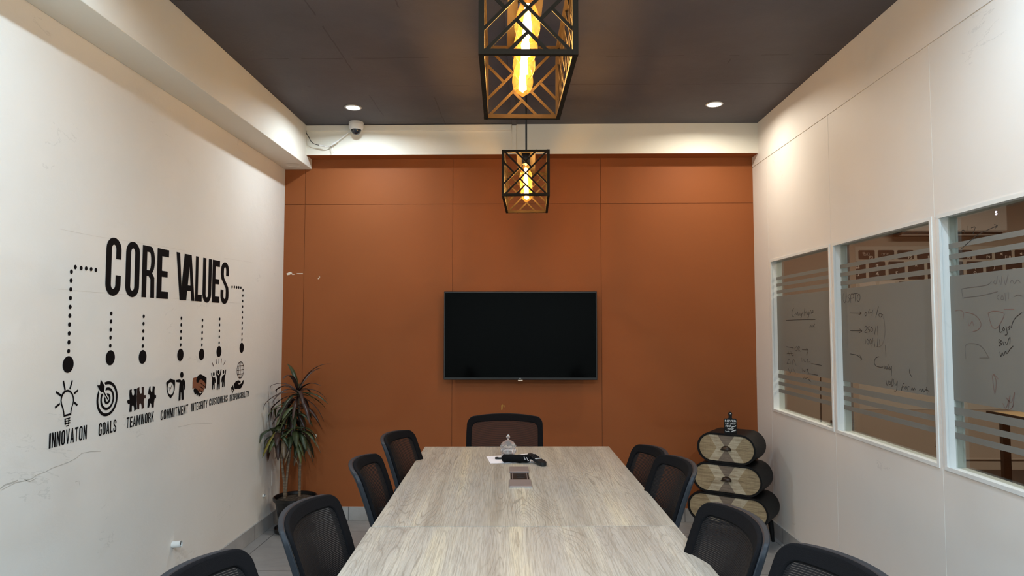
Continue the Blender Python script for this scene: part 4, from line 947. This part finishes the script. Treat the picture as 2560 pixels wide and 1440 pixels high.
# ------------------------------------------------------------------ pill-shaped drawer chest
ch = thing('drawer_chest', 'black chest of three pill shaped drawers with patchwork wood fronts', 'chest', (1.330, 4.625, 0), -radians(33))
def pill(hw, r, n=16): return arc(hw-r, 0, r, r, -90, 90, n)+arc(-hw+r, 0, r, r, 90, 270, n)
R_ = .1
for i, (hw, dp) in enumerate(((.268, .30), (.232, .285), (.195, .265))):
    zc = .130+R_+i*.2015
    m = MB(); o_ = pill(hw, R_); n_ = pill(hw-.012, R_-.012); N_ = len(o_)
    vs = [(u, 0, zc+v) for u, v in o_]+[(u, 0, zc+v) for u, v in n_]+[(u, .02, zc+v) for u, v in n_]+[(u, dp, zc+v) for u, v in o_]
    fs = []
    for a, b_ in ((0, 1), (1, 2), (3, 0)):
        for k in range(N_): fs.append((a*N_+k, a*N_+(k+1) % N_, b_*N_+(k+1) % N_, b_*N_+k))
    fs.append(tuple(range(3*N_, 4*N_))); m.add(vs, fs); m.build('carcass', 'chest_black', ch, smooth=40)
    # front: patchwork of wedges, one mesh
    n2 = pill(hw-.014, R_-.014, 16); w2, h2 = hw-.014, R_-.014
    def clip(poly, a, b_, c):   # keep a*x+b*y<=c
        out = []
        for k in range(len(poly)):
            p, q = poly[k], poly[(k+1) % len(poly)]; dp_, dq = a*p[0]+b_*p[1]-c, a*q[0]+b_*q[1]-c
            if dp_ <= 0: out.append(p)
            if (dp_ < 0 < dq) or (dq < 0 < dp_): s_ = dp_/(dp_-dq); out.append((p[0]+(q[0]-p[0])*s_, p[1]+(q[1]-p[1])*s_))
        return out
    m = MB(); sl = .62; f3 = lambda u, v: (u, .006, zc+v)
    k_ = .055/h2; o2 = hw*.32
    regs = []
    # centre wedges above and below the handle
    for s_ in (1, -1):
        regs.append((2, [(-k_, -s_*1*0-0, 0)], s_))
    def region(mi, cons):
        P = list(n2)
        for a, b_, c in cons:
            P = clip(P, a, b_, c)
            if len(P) < 3: return
        m.cur = mi; m.add([f3(u, v) for u, v in P], [tuple(range(len(P)))])
    K = .65
    for s_ in (1, -1):
        region(2, [(1, -s_*K, 0), (-1, -s_*K, 0)])                       # |x| < K*s*y
    for d in (1, -1):
        for s_ in (1, -1):
            # between centre diagonal and the outer chevron, upper / lower halves
            region(0, [(-d, s_*K, 0), (0, -s_, 0), (d, -s_*K, o2)])
            region(1, [(0, -s_, 0), (-d, s_*K, -o2)])
    fr = m.build('drawer_front', ['inlay_pale', 'inlay_tan', 'inlay_grey'], ch)
    m = MB(); vs = []; 
    for j in range(6):
        b_ = pi/2*j/5
        for k in range(13):
            a = pi*k/12; vs.append((.034*cos(a)*cos(b_*.999), .006-.022*sin(b_), zc-.008+.026*sin(a)*cos(b_*.999)))
    fs = [(j*13+k, j*13+k+1, (j+1)*13+k+1, (j+1)*13+k) for j in range(5) for k in range(12)]
    m.add(vs, fs); m.box(-.034, .034, -.012, .006, zc-.0105, zc-.0075); m.build('cup_handle', 'brown_handle', fr, smooth=60)
for sx in (-.215, .215):
    for sy in (.035, .255):
        MB().tube([(sx, sy, .136), (sx*1.04, sy, .06), (sx*1.07, sy, 0)], [.019, .015, .009], 12).build('leg', 'chest_black', ch, smooth=40)
# chopping-board shaped sign
sg = thing('sign_board', 'small black board sign with NEVER LET YOUR FEAR lettering on the chest', 'sign', (1.368, 4.640, .733), -.20)
P = [(-.040, 0), (.040, 0), (.040, .090), (.036, .096), (.014, .098), (.010, .106), (.013, .128)]+arc(0, .130, .013, .012, 0, 180, 8)+[(-.010, .106), (-.014, .098), (-.036, .096), (-.040, .090)]
MB().prism(P, lambda u, v, d: (u, -.006+d+.0*v, v), .010).build('board', 'chest_black', sg, bevel=.0015)
m = MB(); fsn = lambda u, v: (u, -.0068, v)
for s, z, h, sq in (('NEVER', .082, .013, 1.45), ('LET your', .064, .010, 1.35), ('FEAR', .047, .013, 1.0), ('your', .030, .011, 1.5)): text_mesh(m, s, -.0 if s != 'FEAR' else -.014, z, h, fsn, sq*.95, .0005)
for z in (.046, .018): m.ribbon([(.006, z-.006), (.018, z-.001), (.028, z+.001), (.035, z+.006)], .006, fsn)
m.ribbon([(-.034, .016), (-.026, .010), (-.014, .014), (-.004, .009)], .004, fsn)
m.build('lettering', 'chalk', sg, recalc=False)
MB().lathe([(.0035, -.0004), (.0035, .0004)], n=12).build('hanging_hole', 'chalk', sg, loc=(0, -.0067, .130)).rotation_euler = (pi/2, 0, 0)

# ------------------------------------------------------------------ potted plant
pl = thing('potted_plant', 'tall dracaena plant with dark and yellowing leaves in a black pot', 'plant', (-1.640, 4.900, 0))
MB().lathe([(.0, .004), (.125, .004), (.128, .0), (.140, .010), (.143, .028), (.138, .030), (.132, .014), (0, .012)], n=36).build('saucer', 'pot', pl, smooth=40)
MB().lathe([(.0, .0145), (.098, .0145), (.104, .02), (.138, .215), (.150, .218), (.153, .226), (.153, .240), (.147, .244), (.140, .240), (.136, .215), (0, .213)], n=40).build('pot', 'pot', pl, smooth=35)
m = MB(); m.lathe([(0, .228), (.05, .230), (.10, .226), (.137, .222)], n=30); m.build('soil', 'soil', pl, smooth=True)
random.seed(11)
def cane(pts, r):
    P = [Vector(p) for p in pts]; Q = []
    for i in range(len(P)-1):
        for s_ in range(6): Q.append(P[i].lerp(P[i+1], s_/6))
    Q.append(P[-1]); rs = [r*(1+.14*(k % 2))*(1-.25*k/len(Q)) for k in range(len(Q))]
    MB().tube(Q, rs, 8).build('cane', 'bark', pl, smooth=True)
PX = lambda px, py, dy=0: ((px-1314.4)*(4.90+dy)/1707+1.640, dy, 1.45-(py-814.5)*(4.90+dy)/1707)
crA, crB, crC, crD, crE = PX(745, 975, 0), PX(697, 1075, -.05), PX(737, 1075, -.03), PX(757, 1075, .05), PX(722, 1020, .08)
cane([PX(716, 1246, -.02), PX(714, 1200, -.02), PX(705, 1130, -.04), crB], .0095)
cane([PX(717, 1246, -.02), PX(722, 1180, -.02), PX(730, 1110, -.03), crC], .0085)
cane([PX(753, 1244, .03), PX(753, 1170, .03), PX(754, 1110, .04), crD, PX(748, 1020, .02), crA], .0100)
cane([PX(720, 1246, .03), PX(722, 1150, .05), crE], .0070)
def leaf(p, az, el, L, wd, droop, mt):
    p = Vector(p); n = 9; vs = []; d = Vector((cos(az)*cos(el), sin(az)*cos(el), sin(el))); sd = Vector((-sin(az), cos(az), 0))
    q = p.copy()
    for i in range(n+1):
        s_ = i/n; w_ = wd*(sin(pi*min(1, .10+s_*.90))**.75)*.5
        if i == n: w_ = .0006
        nrm = sd.cross(d).normalized()
        vs += [q+sd*w_-nrm*w_*-.25, q.copy(), q-sd*w_+nrm*w_*.25]
        d = (d+Vector((0, 0, -droop/n))).normalized(); q = q+d*(L/n)
        # stay off the walls
        if q.x < -.195: q.x = -.195
        if q.y > .245: q.y = .245
    fs = []
    for i in range(n):
        a = i*3; fs += [(a, a+1, a+4, a+3), (a+1, a+2, a+5, a+4)]
    o = MB().add(vs, fs).build('leaf', mt, pl, smooth=True, recalc=False)
    so_ = o.modifiers.new('thick', 'SOLIDIFY'); so_.thickness = .0012
def crown(c, n, L, mts, el0=.9, el1=-.2, dr=1.7, wd=.026, spread=2*pi, a0=0):
    for k in range(n):
        s_ = k/max(1, n-1); az = a0+k*2.4+random.uniform(-.2, .2)
        z = Vector(c)+Vector((0, 0, -.05*s_))
        leaf(z, az, el0+(el1-el0)*s_+random.uniform(-.12, .12), L*random.uniform(.75, 1.15), wd*random.uniform(.85, 1.15), dr*random.uniform(.8, 1.3), random.choice(mts))
crown(crA, 24, .30, ['leaf_purple', 'leaf_purple', 'leaf_dark', 'leaf_purple'], 1.25, -.1, 1.7, .030)
crown(PX(738, 1010, .01), 14, .24, ['leaf_dark', 'leaf_purple', 'leaf_green'], .6, -.6, 2.0, .036, a0=1)
crown(crE, 14, .21, ['leaf_dark', 'leaf_purple'], .9, -.4, 2.0, .034, a0=2)
crown(crC, 15, .20, ['leaf_green', 'leaf_dark', 'leaf_dry', 'leaf_dark'], .8, -.7, 2.0, .042, a0=.5)
crown(crD, 13, .20, ['leaf_dark', 'leaf_green', 'leaf_dry'], .7, -.8, 2.0, .042, a0=3)
crown(crB, 14, .19, ['leaf_green', 'leaf_dark', 'leaf_purple'], .9, -.5, 2.0, .042, a0=1.5)
leaf(PX(720, 1060, -.06), 2.6, .5, .20, .045, 2.0, 'leaf_green')
leaf(PX(742, 1068, -.06), .35, .45, .21, .042, 2.2, 'leaf_dark')
leaf(PX(712, 1095, -.07), -1.2, -.6, .15, .042, 1.4, 'leaf_dry')
leaf(PX(728, 1100, -.05), -2.0, -.7, .15, .036, 1.2, 'leaf_purple')
for q in range(7): leaf(PX(738+q*2, 985+q*16, -.03), q*1.9+.4, .75-.1*q, .17, .046, 2.3, ['leaf_dark', 'leaf_purple', 'leaf_green'][q % 3])
leaf(PX(697, 1085, -.06), pi*.98, -.1, .10, .04, .6, 'leaf_dark')
leaf(PX(688, 1080, -.07), pi*1.25, -.75, .19, .045, 1.2, 'leaf_yellow')
leaf(PX(740, 1090, -.07), -.3, -.4, .16, .032, 2.2, 'leaf_green')
leaf(PX(757, 1075, -.03), -.15, .1, .17, .034, 2.0, 'leaf_green')
leaf(PX(735, 1138, -.04), 0, -.2, .10, .022, 2.6, 'leaf_dry')
